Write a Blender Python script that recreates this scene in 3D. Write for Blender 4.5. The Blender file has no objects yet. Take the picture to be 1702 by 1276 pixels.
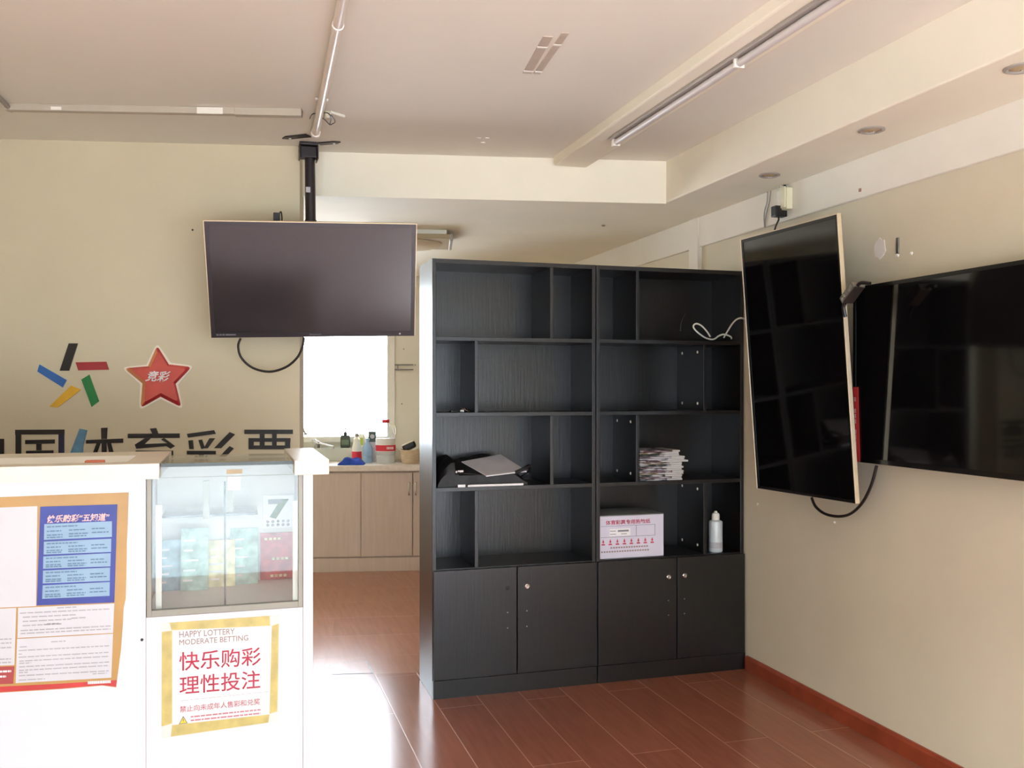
import bpy, bmesh, math, random
from mathutils import Matrix, Vector, noise as mnoise
random.seed(7)
SC = bpy.context.scene
COL = SC.collection
R = math.radians

# ------------------------------------------------------------------ camera, world, sun, exposure
YAW = math.atan2(463, 1531)
cam_d = bpy.data.cameras.new('camera')
cam = bpy.data.objects.new('camera', cam_d)
COL.objects.link(cam)
cam.location = (0, 0, 1.407)
cam.rotation_euler = (R(90), 0, -YAW)
cam_d.sensor_width = 36
cam_d.lens = 36 * 1531 / 1702
cam_d.shift_y = 8 / 1702
cam_d.clip_start = .05
SC.camera = cam

W = bpy.data.worlds.new('sky')
SC.world = W
W.use_nodes = True
bg = W.node_tree.nodes['Background']
bg.inputs[0].default_value = (.80, .90, 1.0, 1)
bg.inputs[1].default_value = 24.0

sd = bpy.data.lights.new('sun', 'SUN')
sd.energy = 6
sd.angle = R(2.0)
sd.color = (1, .98, .95)
sun = bpy.data.objects.new('sun', sd)
COL.objects.link(sun)
sun.rotation_euler = (R(51), 0, R(8))          # shines from the street into the shop


def portal(name, loc, rot, sx, sy):
    d = bpy.data.lights.new(name, 'AREA')
    d.shape = 'RECTANGLE'
    d.size, d.size_y = sx, sy
    d.cycles.is_portal = True
    o = bpy.data.objects.new(name, d)
    COL.objects.link(o)
    o.location = loc
    o.rotation_euler = rot
    return o


SC.view_settings.view_transform = 'Standard'
SC.view_settings.look = 'None'
SC.view_settings.gamma = 1
SC.view_settings.use_curve_mapping = False
SC.view_settings.exposure = -.08
SC.cycles.use_denoising = True
SC.cycles.max_bounces = 10
SC.cycles.diffuse_bounces = 6
SC.cycles.transparent_max_bounces = 16
SC.cycles.sample_clamp_indirect = 12
SC.cycles.blur_glossy = .5


# ------------------------------------------------------------------ picture point -> point in the room
F_, CX_, HY_, CZ_ = 1531., 851., 646., 1.407
cA, sA = math.cos(YAW), math.sin(YAW)
EYE = Vector((0, 0, CZ_))


def ray(x, y):
    xc = (x - CX_) / F_
    return Vector((xc * cA + sA, -xc * sA + cA, (HY_ - y) / F_))


def onX(x, y, X):
    r = ray(x, y)
    return EYE + r * (X / r.x)


def onY(x, y, Y):
    r = ray(x, y)
    return EYE + r * (Y / r.y)


def onZ(x, y, Z):
    r = ray(x, y)
    return EYE + r * ((Z - CZ_) / r.z)


def onP(x, y, p, n):
    r = ray(x, y)
    return EYE + r * ((Vector(p) - EYE).dot(n) / r.dot(n))


# ------------------------------------------------------------------ materials
def lin(c):
    return tuple(((v / 255) / 12.92 if v / 255 <= .04045 else ((v / 255 + .055) / 1.055) ** 2.4) for v in c)


def mat(name, col, rough=.5, metal=0, var=.06, scale=8, spec=.5, bump=0, bscale=40, stretch=(1, 1, 1), coat=0, alpha=1, emit=0):
    """principled surface with a faint procedural variation of colour; col is sRGB 0-255"""
    m = bpy.data.materials.new(name)
    m.use_nodes = True
    nt = m.node_tree
    b = nt.nodes['Principled BSDF']
    c = lin(col)
    b.inputs['Roughness'].default_value = rough
    b.inputs['Metallic'].default_value = metal
    b.inputs['Specular IOR Level'].default_value = spec
    b.inputs['Coat Weight'].default_value = coat
    b.inputs['Alpha'].default_value = alpha
    tc = nt.nodes.new('ShaderNodeTexCoord')
    mp = nt.nodes.new('ShaderNodeMapping')
    mp.inputs['Scale'].default_value = stretch
    nt.links.new(tc.outputs['Object'], mp.inputs[0])
    nz = nt.nodes.new('ShaderNodeTexNoise')
    nz.inputs['Scale'].default_value = scale
    nz.inputs['Detail'].default_value = 4
    nt.links.new(mp.outputs[0], nz.inputs['Vector'])
    rp = nt.nodes.new('ShaderNodeValToRGB')
    rp.color_ramp.elements[0].position = .3
    rp.color_ramp.elements[1].position = .7
    rp.color_ramp.elements[0].color = (*[v * (1 - var) for v in c], 1)
    rp.color_ramp.elements[1].color = (*[min(1, v * (1 + var)) for v in c], 1)
    nt.links.new(nz.outputs['Fac'], rp.inputs[0])
    nt.links.new(rp.outputs[0], b.inputs['Base Color'])
    if bump:
        n2 = nt.nodes.new('ShaderNodeTexNoise')
        n2.inputs['Scale'].default_value = bscale
        nt.links.new(mp.outputs[0], n2.inputs['Vector'])
        bp = nt.nodes.new('ShaderNodeBump')
        bp.inputs['Strength'].default_value = bump
        bp.inputs['Distance'].default_value = .01
        nt.links.new(n2.outputs['Fac'], bp.inputs['Height'])
        nt.links.new(bp.outputs[0], b.inputs['Normal'])
    return m


def glass(name, tint=(1, 1, 1), refl=1.0, rough=0.0, base=0.0):
    """thin clear sheet: see-through with mirror reflection growing at grazing angles"""
    m = bpy.data.materials.new(name)
    m.use_nodes = True
    nt = m.node_tree
    nt.nodes.clear()
    o = nt.nodes.new('ShaderNodeOutputMaterial')
    mix = nt.nodes.new('ShaderNodeMixShader')
    tr = nt.nodes.new('ShaderNodeBsdfTransparent')
    gl = nt.nodes.new('ShaderNodeBsdfGlossy')
    tr.inputs[0].default_value = (*tint, 1)
    gl.inputs['Roughness'].default_value = rough
    fr = nt.nodes.new('ShaderNodeFresnel')
    fr.inputs[0].default_value = 1.5
    mu = nt.nodes.new('ShaderNodeMath')
    mu.operation = 'MULTIPLY_ADD'
    mu.inputs[1].default_value = refl
    mu.inputs[2].default_value = base
    mu.use_clamp = True
    nt.links.new(fr.outputs[0], mu.inputs[0])
    nt.links.new(mu.outputs[0], mix.inputs[0])
    nt.links.new(tr.outputs[0], mix.inputs[1])
    nt.links.new(gl.outputs[0], mix.inputs[2])
    nt.links.new(mix.outputs[0], o.inputs[0])
    return m


def floor_mat(rot=90, a=(146, 88, 66), b_=(136, 80, 60), row=.2, seam=(178, 126, 102)):
    m = bpy.data.materials.new('laminate_planks')
    m.use_nodes = True
    nt = m.node_tree
    N, L = nt.nodes, nt.links
    b = N['Principled BSDF']
    tc = N.new('ShaderNodeTexCoord')
    mp = N.new('ShaderNodeMapping')
    mp.inputs['Rotation'].default_value = (0, 0, R(rot))
    mp.inputs['Location'].default_value = (.31, .132, 0)
    L.new(tc.outputs['Object'], mp.inputs[0])
    br = N.new('ShaderNodeTexBrick')
    br.offset = .42
    br.inputs['Color1'].default_value = (*lin(a), 1)
    br.inputs['Color2'].default_value = (*lin(b_), 1)
    br.inputs['Mortar'].default_value = (*lin(seam), 1)
    br.inputs['Scale'].default_value = 1
    br.inputs['Mortar Size'].default_value = .0024
    br.inputs['Mortar Smooth'].default_value = .3
    br.inputs['Bias'].default_value = -.1
    br.inputs['Brick Width'].default_value = 1.22
    br.inputs['Row Height'].default_value = row
    L.new(mp.outputs[0], br.inputs['Vector'])
    mg = N.new('ShaderNodeMapping')
    mg.inputs['Scale'].default_value = (26, 2.2, 1)
    L.new(tc.outputs['Object'], mg.inputs[0])
    ng = N.new('ShaderNodeTexNoise')
    ng.inputs['Scale'].default_value = 1.6
    ng.inputs['Detail'].default_value = 6
    L.new(mg.outputs[0], ng.inputs['Vector'])
    rg = N.new('ShaderNodeValToRGB')
    rg.color_ramp.elements[0].color = (.86, .85, .84, 1)
    rg.color_ramp.elements[1].color = (1.1, 1.09, 1.08, 1)
    rg.color_ramp.elements[0].position = .3
    rg.color_ramp.elements[1].position = .75
    L.new(ng.outputs['Fac'], rg.inputs[0])
    mx = N.new('ShaderNodeMix')
    mx.data_type = 'RGBA'
    mx.blend_type = 'MULTIPLY'
    mx.inputs[0].default_value = .8
    L.new(br.outputs['Color'], mx.inputs[6])
    L.new(rg.outputs[0], mx.inputs[7])
    # scuffs and dust worn into the lacquer
    nd = N.new('ShaderNodeTexNoise')
    nd.inputs['Scale'].default_value = 2.6
    nd.inputs['Detail'].default_value = 8
    nd.inputs['Roughness'].default_value = .7
    md = N.new('ShaderNodeMapping')
    md.inputs['Scale'].default_value = (2.4, .6, 1)
    L.new(tc.outputs['Object'], md.inputs[0])
    L.new(md.outputs[0], nd.inputs['Vector'])
    rd = N.new('ShaderNodeValToRGB')
    rd.color_ramp.elements[0].position = .55
    rd.color_ramp.elements[1].position = .85
    rd.color_ramp.elements[0].color = (0, 0, 0, 1)
    rd.color_ramp.elements[1].color = (.3, .3, .3, 1)
    L.new(nd.outputs['Fac'], rd.inputs[0])
    m2 = N.new('ShaderNodeMix')
    m2.data_type = 'RGBA'
    m2.inputs[7].default_value = (*lin((150, 112, 92)), 1)
    L.new(rd.outputs[0], m2.inputs[0])
    L.new(mx.outputs[2], m2.inputs[6])
    L.new(m2.outputs[2], b.inputs['Base Color'])
    rr = N.new('ShaderNodeMapRange')
    rr.inputs[3].default_value = .15
    rr.inputs[4].default_value = .22
    L.new(nd.outputs['Fac'], rr.inputs[0])
    L.new(rr.outputs[0], b.inputs['Roughness'])
    bp = N.new('ShaderNodeBump')
    bp.inputs['Strength'].default_value = .25
    bp.inputs['Distance'].default_value = .002
    bp.invert = True
    L.new(br.outputs['Fac'], bp.inputs['Height'])
    L.new(bp.outputs[0], b.inputs['Normal'])
    return m


def newsprint_mat(i):
    """newsprint: pale paper with blotchy colour printing"""
    m = bpy.data.materials.new('newsprint')
    m.use_nodes = True
    nt = m.node_tree
    N, L = nt.nodes, nt.links
    b = N['Principled BSDF']
    b.inputs['Roughness'].default_value = .75
    tc = N.new('ShaderNodeTexCoord')
    mp = N.new('ShaderNodeMapping')
    mp.inputs['Location'].default_value = (i * 3.7, i * 1.3, i)
    mp.inputs['Scale'].default_value = (15, 22, 70)
    L.new(tc.outputs['Object'], mp.inputs[0])
    nz = N.new('ShaderNodeTexNoise')
    nz.inputs['Scale'].default_value = 1.2
    nz.inputs['Detail'].default_value = 5
    L.new(mp.outputs[0], nz.inputs['Vector'])
    rp = N.new('ShaderNodeValToRGB')
    cr = rp.color_ramp
    ink = [(58, 56, 66), (120, 98, 100), (66, 80, 74), (132, 122, 96), (96, 60, 66)][i % 5]
    cr.elements[0].position = .36
    cr.elements[0].color = (*lin((40, 38, 40)), 1)
    cr.elements[1].position = .66
    cr.elements[1].color = (*lin((186, 184, 186)), 1)
    e = cr.elements.new(.48)
    e.color = (*lin(ink), 1)
    e = cr.elements.new(.56)
    e.color = (*lin((170, 166, 170)), 1)
    L.new(nz.outputs['Fac'], rp.inputs[0])
    sx = N.new('ShaderNodeSeparateXYZ')
    L.new(tc.outputs['Object'], sx.inputs[0])
    gt = N.new('ShaderNodeMath')
    gt.operation = 'GREATER_THAN'
    gt.inputs[1].default_value = .15 + .025 * math.sin(i * 1.9)
    L.new(sx.outputs[0], gt.inputs[0])
    mx = N.new('ShaderNodeMix')
    mx.data_type = 'RGBA'
    mx.inputs[7].default_value = (*lin((196, 194, 190)), 1)
    L.new(gt.outputs[0], mx.inputs[0])
    L.new(rp.outputs[0], mx.inputs[6])
    L.new(mx.outputs[2], b.inputs['Base Color'])
    return m


M = dict(
    tan=mat('tan_wall_paint', (206, 194, 164), .72, var=.03, scale=3, bump=.05, bscale=60),
    tan2=mat('beige_wall_paint', (210, 200, 174), .72, var=.04, scale=2.5, bump=.05, bscale=60),
    white_wall=mat('off_white_wall_paint', (222, 214, 190), .75, var=.03, scale=3),
    band=mat('white_band_paint', (232, 226, 212), .7, var=.03, scale=4),
    ceil=mat('ceiling_paint', (226, 220, 205), .8, var=.02, scale=2),
    beam=mat('beam_paint', (236, 229, 208), .75, var=.03, scale=3),
    kitwall=mat('kitchen_wall_paint', (228, 222, 206), .75, var=.03, scale=3),
    tile=mat('backsplash_tile', (196, 198, 186), .3, var=.05, scale=5),
    floor=floor_mat(),
    floor2=floor_mat(9, (168, 112, 88), (162, 106, 83), .42, (172, 118, 94)),
    base=mat('red_brown_skirting', (140, 62, 38), .35, var=.2, scale=14),
    black_lam=mat('black_brown_laminate', (19, 18, 18), .3, var=.25, scale=5, stretch=(14, 14, .8), bump=.04, bscale=9, spec=.6),
    black_lam2=mat('black_brown_laminate_inside', (17, 17, 17), .3, var=.3, scale=4, stretch=(12, 12, .7), bump=.06, bscale=8, spec=.6),
    chrome=mat('chrome', (205, 205, 205), .18, 1, var=.02),
    steel=mat('dull_steel', (150, 150, 146), .4, 1, var=.08, scale=30),
    plastic_white=mat('white_plastic', (232, 228, 216), .4, var=.03),
    plastic_cream=mat('cream_plastic', (228, 222, 190), .45, var=.04),
    black_plastic=mat('black_plastic', (24, 23, 24), .4, var=.2),
    black_metal=mat('black_painted_metal', (30, 24, 26), .4, var=.2, spec=.5),
    screen=mat('switched_off_screen', (10, 10, 11), .06, var=.05, spec=.5),
    screen_matt=mat('matt_switched_off_screen', (44, 38, 41), .17, var=.04, spec=.6),
    bezel=mat('dark_bezel', (40, 32, 38), .3, var=.1),
    bezel_black=mat('black_bezel', (14, 13, 14), .25, var=.1),
    gold_edge=mat('pale_gold_metal', (226, 208, 176), .35, .4, var=.04),
    lacquer=mat('white_lacquer', (236, 229, 233), .25, var=.015, scale=2),
    worktop=mat('off_white_worktop', (232, 224, 206), .35, var=.05, scale=5),
    tray=mat('pale_wood_tray', (170, 150, 118), .4, var=.15, scale=5, stretch=(1, 8, 1)),
    frame=mat('taupe_metal_frame', (150, 146, 132), .4, .2, var=.05),
    pane=glass('clear_pane'),
    case_glass=glass('showcase_glass', (.97, .99, .98), .9, 0, .005),
    edge_glass=mat('dark_glass_edge', (58, 62, 52), .2, var=.1),
    inner=mat('showcase_lining', (226, 222, 214), .6, var=.04),
    gold=mat('gold_film', (186, 144, 78), .35, var=.14, scale=5),
    gold2=mat('pale_gold_film', (204, 186, 112), .35, var=.20, scale=16),
    film=mat('cloudy_film', (238, 222, 214), .4, var=.04),
    blue=mat('blue_print', (48, 62, 150), .4, var=.15, scale=9),
    sky_blue=mat('pale_blue_print', (146, 178, 204), .5, var=.06),
    red=mat('red_print', (204, 58, 56), .4, var=.12, scale=9),
    red_dull=mat('dull_red_print', (176, 70, 70), .5, var=.1),
    paper=mat('white_paper', (236, 234, 232), .6, var=.02),
    poster_paper=mat('poster_paper', (212, 212, 216), .5, var=.02),
    paper_grey=mat('grey_paper', (176, 172, 172), .55, var=.08, scale=14),
    ink=mat('grey_ink', (128, 128, 134), .7, var=.1),
    ink_light=mat('pale_grey_ink', (176, 174, 178), .7, var=.1),
    ink_blue=mat('blue_grey_ink', (98, 126, 156), .7, var=.1),
    ink_pink=mat('pink_ink', (206, 128, 136), .7, var=.1),
    ink_red=mat('crimson_ink', (196, 62, 84), .6, var=.1),
    ink_brown=mat('brown_grey_ink', (158, 132, 128), .6, var=.1),
    ink_white=mat('white_ink', (240, 232, 232), .5, var=.02),
    title=mat('pale_pink_ink', (240, 206, 206), .5, var=.02),
    yellow=mat('yellow_vinyl', (222, 172, 44), .45, var=.1),
    warn=mat('warning_yellow', (244, 214, 60), .5, var=.05),
    vinyl_black=mat('black_vinyl', (30, 26, 24), .4, var=.25, scale=12),
    vinyl_red=mat('red_vinyl', (160, 40, 48), .4, var=.1),
    vinyl_green=mat('green_vinyl', (22, 122, 60), .4, var=.1),
    vinyl_blue=mat('blue_vinyl', (44, 104, 176), .4, var=.1),
    vinyl_lblue=mat('worn_blue_vinyl', (96, 142, 168), .35, var=.25, scale=18),
    vinyl_navy=mat('navy_vinyl', (30, 34, 66), .4, var=.3, scale=14),
    star_red=mat('star_red', (198, 78, 66), .45, var=.1, scale=10),
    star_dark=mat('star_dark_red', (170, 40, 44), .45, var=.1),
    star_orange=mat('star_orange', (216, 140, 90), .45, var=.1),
    star_white=mat('star_rim', (232, 220, 204), .5, var=.03),
    cardboard=mat('white_card_box', (214, 208, 220), .7, var=.03),
    cardtop=mat('grey_card_lid', (120, 124, 120), .7, var=.05),
    silver=mat('silver_bottle', (206, 214, 214), .35, .1, var=.04),
    bag=mat('black_nylon', (26, 26, 28), .55, var=.25, scale=12, bump=.15, bscale=25),
    cable=mat('black_cable', (30, 24, 20), .5, var=.1),
    cable_white=mat('white_cable', (222, 220, 206), .5, var=.05),
    cable_grey=mat('grey_cable', (150, 144, 136), .5, var=.05),
    pvc=mat('white_pvc_pipe', (216, 206, 194), .3, var=.04),
    trunk=mat('painted_trunking', (180, 170, 152), .5, var=.05),
    tube_metal=mat('grey_light_fitting', (168, 160, 152), .4, .2, var=.05),
    tube_glass=mat('unlit_tube', (204, 198, 192), .3, var=.03),
    cab=mat('greige_cabinet_door', (206, 190, 178), .5, var=.05, scale=4, stretch=(10, 10, .8)),
    cabtop=mat('kitchen_worktop', (222, 210, 198), .35, var=.08, scale=30),
    soap=mat('dark_green_bottle', (46, 58, 44), .3, var=.1),
    soaplabel=mat('green_label', (96, 116, 92), .5, var=.1),
    lamp_frame=mat('tan_lamp_frame', (176, 156, 120), .45, var=.06),
    lamp_glass=mat('frosted_lamp_cover', (216, 198, 166), .3, var=.03),
    basket=mat('beige_wicker', (206, 184, 156), .6, var=.15, scale=20, bump=.4, bscale=70, stretch=(1, 1, 3)),
    cloth=mat('blue_cloth', (26, 62, 158), .85, var=.25, scale=16, bump=.3, bscale=40),
    clearblue=mat('blue_clear_plastic', (166, 204, 232), .15, var=.1, alpha=.6),
    clear=mat('clear_plastic', (232, 236, 236), .1, var=.03, alpha=.35),
    green=mat('lime_label', (176, 190, 60), .5, var=.1),
    cream=mat('cream_bottle', (236, 232, 212), .35, var=.03),
    label_red=mat('red_label', (214, 40, 62), .45, var=.1),
    plaster=mat('white_plaster', (224, 216, 206), .8, var=.05),
    street=mat('pale_paving', (178, 180, 182), .8, var=.08, scale=2),
    facade=mat('street_facade', (150, 150, 150), .8, var=.25, scale=.7),
    shopglass=mat('facade_window', (60, 70, 76), .15, var=.2),
    rust=mat('rusty_mark', (150, 122, 100), .8, var=.2),
    tape=mat('clear_tape_residue', (196, 180, 164), .35, var=.1),
    orange=mat('orange_clip', (206, 112, 78), .5, var=.1),
    ticket_a=mat('green_ticket', (168, 196, 184), .5, var=.35, scale=26),
    ticket_b=mat('yellow_ticket', (226, 218, 176), .5, var=.3, scale=26),
    ticket_c=mat('red_ticket', (190, 74, 70), .5, var=.35, scale=24),
    ticket_d=mat('blue_ticket', (158, 186, 196), .5, var=.3, scale=22),
    cal_green=mat('green_numeral', (112, 132, 66), .5, var=.1),
    cal_grey=mat('grey_numeral', (110, 108, 100), .5, var=.1),
)


# ------------------------------------------------------------------ mesh helpers
class MB:
    def __init__(self):
        self.v, self.f, self.m = [], [], []

    def add(self, vs, fs, mi=0):
        o = len(self.v)
        self.v += [Vector(p) for p in vs]
        self.f += [[i + o for i in f] for f in fs]
        self.m += [mi] * len(fs)
        return self

    def box(self, x0, x1, y0, y1, z0, z1, mi=0, X=None):
        vs = [Vector(p) for p in ((x0, y0, z0), (x1, y0, z0), (x1, y1, z0), (x0, y1, z0), (x0, y0, z1), (x1, y0, z1), (x1, y1, z1), (x0, y1, z1))]
        if X:
            vs = [X @ p for p in vs]
        return self.add(vs, [(3, 2, 1, 0), (4, 5, 6, 7), (0, 1, 5, 4), (1, 2, 6, 5), (2, 3, 7, 6), (3, 0, 4, 7)], mi)

    def prism(self, pts, ext, mi=0):
        """closed outline (3D points) pushed along ext"""
        n = len(pts)
        e = Vector(ext)
        a = [Vector(p) for p in pts]
        return self.add(a + [p + e for p in a], [list(range(n))[::-1], list(range(n, 2 * n))] + [(i, (i + 1) % n, (i + 1) % n + n, i + n) for i in range(n)], mi)

    def tube(self, pts, r, n=8, mi=0, closed=False):
        pts = [Vector(p) for p in pts]
        rings = []
        up = Vector((0, 0, 1))
        prev = None
        k = len(pts)
        for i, p in enumerate(pts):
            a = pts[(i - 1) % k] if (closed or i) else p
            b = pts[(i + 1) % k] if (closed or i < k - 1) else p
            t = (b - a).normalized()
            if prev is None:
                s = t.cross(up)
                if s.length < .1:
                    s = t.cross(Vector((1, 0, 0)))
            else:
                s = prev - t * prev.dot(t)
            s.normalize()
            prev = s
            q = t.cross(s)
            rr = r[i] if isinstance(r, (list, tuple)) else r
            rings.append([p + (s * math.cos(2 * math.pi * j / n) + q * math.sin(2 * math.pi * j / n)) * rr for j in range(n)])
        vs = [v for g in rings for v in g]
        fs = []
        for i in range(k if closed else k - 1):
            i2 = (i + 1) % k
            for j in range(n):
                fs.append((i * n + j, i * n + (j + 1) % n, i2 * n + (j + 1) % n, i2 * n + j))
        if not closed:
            fs += [list(range(n))[::-1], list(range((k - 1) * n, k * n))]
        return self.add(vs, fs, mi)

    def lathe(self, prof, c=(0, 0, 0), n=24, mi=0, X=None):
        c = Vector(c)
        vs = []
        for r, z in prof:
            for j in range(n):
                a = 2 * math.pi * j / n
                p = Vector((r * math.cos(a), r * math.sin(a), z))
                vs.append(c + (X @ p if X else p))
        fs = []
        for i in range(len(prof) - 1):
            for j in range(n):
                fs.append((i * n + j, i * n + (j + 1) % n, (i + 1) * n + (j + 1) % n, (i + 1) * n + j))
        fs += [list(range(n))[::-1], list(range((len(prof) - 1) * n, len(prof) * n))]
        return self.add(vs, fs, mi)

    def build(self, name, mats, parent=None, bevel=0, smooth=False, seg=2):
        me = bpy.data.meshes.new(name)
        me.from_pydata([tuple(p) for p in self.v], [], self.f)
        for m in (mats if isinstance(mats, (list, tuple)) else [mats]):
            me.materials.append(m)
        me.polygons.foreach_set('material_index', self.m)
        bm = bmesh.new()
        bm.from_mesh(me)
        bmesh.ops.recalc_face_normals(bm, faces=bm.faces)
        bm.to_mesh(me)
        bm.free()
        if smooth:
            me.polygons.foreach_set('use_smooth', [True] * len(me.polygons))
            me.set_sharp_from_angle(angle=R(40))
        me.update()
        o = bpy.data.objects.new(name, me)
        COL.objects.link(o)
        if parent:
            o.parent = parent
        if bevel:
            b = o.modifiers.new('bevel', 'BEVEL')
            b.width = bevel
            b.segments = seg
            b.limit_method = 'ANGLE'
        return o


def tag(o, label, cat, group=None, kind=None):
    o['label'] = label
    o['category'] = cat
    if group:
        o['group'] = group
    if kind:
        o['kind'] = kind
    return o


def thing(name, label, cat, loc=(0, 0, 0), rz=0, group=None, X=None):
    o = bpy.data.objects.new(name, None)
    COL.objects.link(o)
    o.empty_display_size = .05
    if X is not None:
        o.matrix_world = X
    else:
        o.location = loc
        o.rotation_euler = (0, 0, rz)
    return tag(o, label, cat, group)


def struct(o, label=None, cat=None):
    o['kind'] = 'structure'
    if label:
        o['label'] = label
    if cat:
        o['category'] = cat
    return o


def part(o, label):
    o['label'] = label
    return o


def spline(pts, k=8, closed=False):
    """smooth curve through points"""
    p = [Vector(q) for q in pts]
    n = len(p)
    out = []
    rng = range(n) if closed else range(n - 1)
    for i in rng:
        p0 = p[(i - 1) % n] if (closed or i) else p[0]
        p1, p2 = p[i], p[(i + 1) % n]
        p3 = p[(i + 2) % n] if (closed or i < n - 2) else p[-1]
        for j in range(k):
            t = j / k
            out.append(.5 * ((2 * p1) + (p2 - p0) * t + (2 * p0 - 5 * p1 + 4 * p2 - p3) * t * t + (3 * p1 - p0 - 3 * p2 + p3) * t ** 3))
    if not closed:
        out.append(p[-1])
    return out


def text(body, name, m, parent, x0, x1, z0, z1, y=0, bold=0, shear=0, ext=.0006, quad=None):
    """lettering fitted into a rectangle of the parent's x/z plane (or a quad bl, br, tr, tl of points), facing -y"""
    cu = bpy.data.curves.new(name, 'FONT')
    cu.body = body
    cu.size = 1
    cu.offset = bold
    cu.shear = shear
    cu.resolution_u = 2
    tmp = bpy.data.objects.new(name, cu)
    COL.objects.link(tmp)
    dg = bpy.context.evaluated_depsgraph_get()
    me = bpy.data.meshes.new_from_object(tmp.evaluated_get(dg))
    bpy.data.objects.remove(tmp)
    bpy.data.curves.remove(cu)
    xs = [v.co.x for v in me.vertices]
    ys = [v.co.y for v in me.vertices]
    ax, bx, ay, by = min(xs), max(xs), min(ys), max(ys)
    for v in me.vertices:
        u, w = (v.co.x - ax) / (bx - ax), (v.co.y - ay) / (by - ay)
        if quad:
            a = quad[0] + (quad[1] - quad[0]) * u
            b = quad[3] + (quad[2] - quad[3]) * u
            v.co = a + (b - a) * w
        else:
            v.co = Vector((x0 + (x1 - x0) * u, y, z0 + (z1 - z0) * w))
    me.materials.clear()
    me.materials.append(m)
    me.name = name
    o = bpy.data.objects.new(name, me)
    COL.objects.link(o)
    o.parent = parent
    s = o.modifiers.new('thick', 'SOLIDIFY')
    s.thickness = ext
    s.offset = 0
    return o


ROT_LOGO = math.atan2(-.268, 1.322)
ROT_BEAM = math.atan2(4.243 - 4.569, 2.102 - .37)
ROT_KIT = math.atan2(-.161, .777)
KEYE = -ROT_KIT

# ================================================================== THE ROOM SHELL
XL, XR, YF = -2.2, 2.47, -.7
ZC, ZS = 2.56, 2.35
beamY = lambda x: 4.569 + (x - .37) * math.tan(ROT_BEAM)
logoY = lambda x: 4.488 + (x - .29) * math.tan(ROT_LOGO)
kitY = lambda x: 7.77 + (x - .532) * math.tan(ROT_KIT)      # inner face of the kitchen's outer wall

fy = lambda x: 4.60 + (x - .4) * math.tan(ROT_BEAM)
fl = MB().prism([(XL - .2, YF - .3, -.12), (XR + .2, YF - .3, -.12), (XR + .2, fy(XR + .2), -.12), (XL - .2, fy(XL - .2), -.12)], (0, 0, .12))
struct(fl.build('floor', M['floor']), 'red brown laminate plank floor', 'floor')
fl = MB().prism([(XL - .2, fy(XL - .2) + .001, -.12), (XR + .2, fy(XR + .2) + .001, -.12), (XR + .2, 8.6, -.12), (XL - .2, 8.6, -.12)], (0, 0, .1195))
struct(fl.build('floor_kitchen', M['floor2']), 'brown kitchen floor with planks laid crosswise', 'floor')
cl = MB().prism([(XL - .1, YF - .1, ZC), (2.1, YF - .1, ZC), (2.1, beamY(2.1) + .02, ZC), (XL - .1, beamY(XL - .1) + .2, ZC)], (0, 0, .12))
struct(cl.build('ceiling', M['ceil']), 'plain off white painted ceiling', 'ceiling')
# lower ceiling of the kitchen; its front edge is the pale beam across the room
kc = MB().prism([(.2, beamY(.2), 2.345), (2.1, beamY(2.1), 2.345), (2.1, kitY(2.1) + .3, 2.345), (XL - .1, kitY(XL) + .3, 2.345), (XL - .1, logoY(XL) + .14, 2.345), (.2, logoY(.2) + .14, 2.345)], (0, 0, .335))
o = kc.build('ceiling_kitchen', M['beam'])
struct(o, 'lower kitchen ceiling with pale beam front', 'ceiling')
struct(MB().box(2.1, XR + .13, YF - .1, 8.4, ZS, ZC + .12).build('soffit_right', M['beam'], bevel=.006), 'boxed soffit along the right wall', 'soffit')
struct(MB().box(1.525, 1.70, YF, beamY(1.7) + .01, 2.517, ZC + .01).build('trim_1', M['beam'], bevel=.008), 'shallow ceiling rib beside the strip light', 'ceiling rib')
struct(MB().box(XR, XR + .13, YF - .1, 4.57, 0, 2.6).build('wall_right', M['tan2']), 'tan painted right wall', 'wall')
struct(MB().box(XR, XR + .13, 4.57, 8.4, 0, 2.6).build('wall_kitchen_right', M['white_wall']), 'off white right wall of the kitchen', 'wall')
tb = MB()
tb.prism([(XR - .018, YF, 2.187), (XR - .018, YF, ZS + .002), (XR + .01, YF, ZS + .002), (XR + .01, YF, 2.187)], (0, 8.2 - YF, 0))
struct(tb.build('trim_2', M['band'], bevel=.004), 'white band along the top of the right wall', 'trim')
struct(MB().box(XR - .026, XR + .01, 4.555, 4.66, 1.9, ZS).build('trim_3', M['band'], bevel=.003), 'white stub at the end of the wall band', 'trim')
bb = MB().prism([(XR - .018, YF, 0), (XR - .018, YF, .058), (XR - .008, YF, .07), (XR + .01, YF, .07), (XR + .01, YF, 0)], (0, 4.08 - YF, 0))
struct(bb.build('baseboard_right', M['base']), 'red brown skirting along the right wall', 'baseboard')

# back wall that carries the lettering, its right end standing free
lw = MB()
cL, sL = math.cos(ROT_LOGO), math.sin(ROT_LOGO)
e0 = Vector((.302, logoY(.302), 0))
e1 = Vector((XL - .1, logoY(XL - .1), 0))
th = Vector((-sL, cL, 0)) * .14
lw.prism([e1, e0, e0 + th, e1 + th], (0, 0, ZC + .02))
struct(lw.build('wall_back', M['tan']), 'tan wall behind the counter with mounted lettering', 'wall')
struct(MB().box(XL - .13, XL, YF - .1, logoY(XL) + .1, 0, 2.6).build('wall_left', M['tan']), 'tan left wall', 'wall')
struct(MB().box(XL - .13, XL, logoY(XL) + .1, 8.7, 0, 2.6).build('wall_kitchen_left', M['kitwall']), 'kitchen left wall', 'wall')
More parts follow.
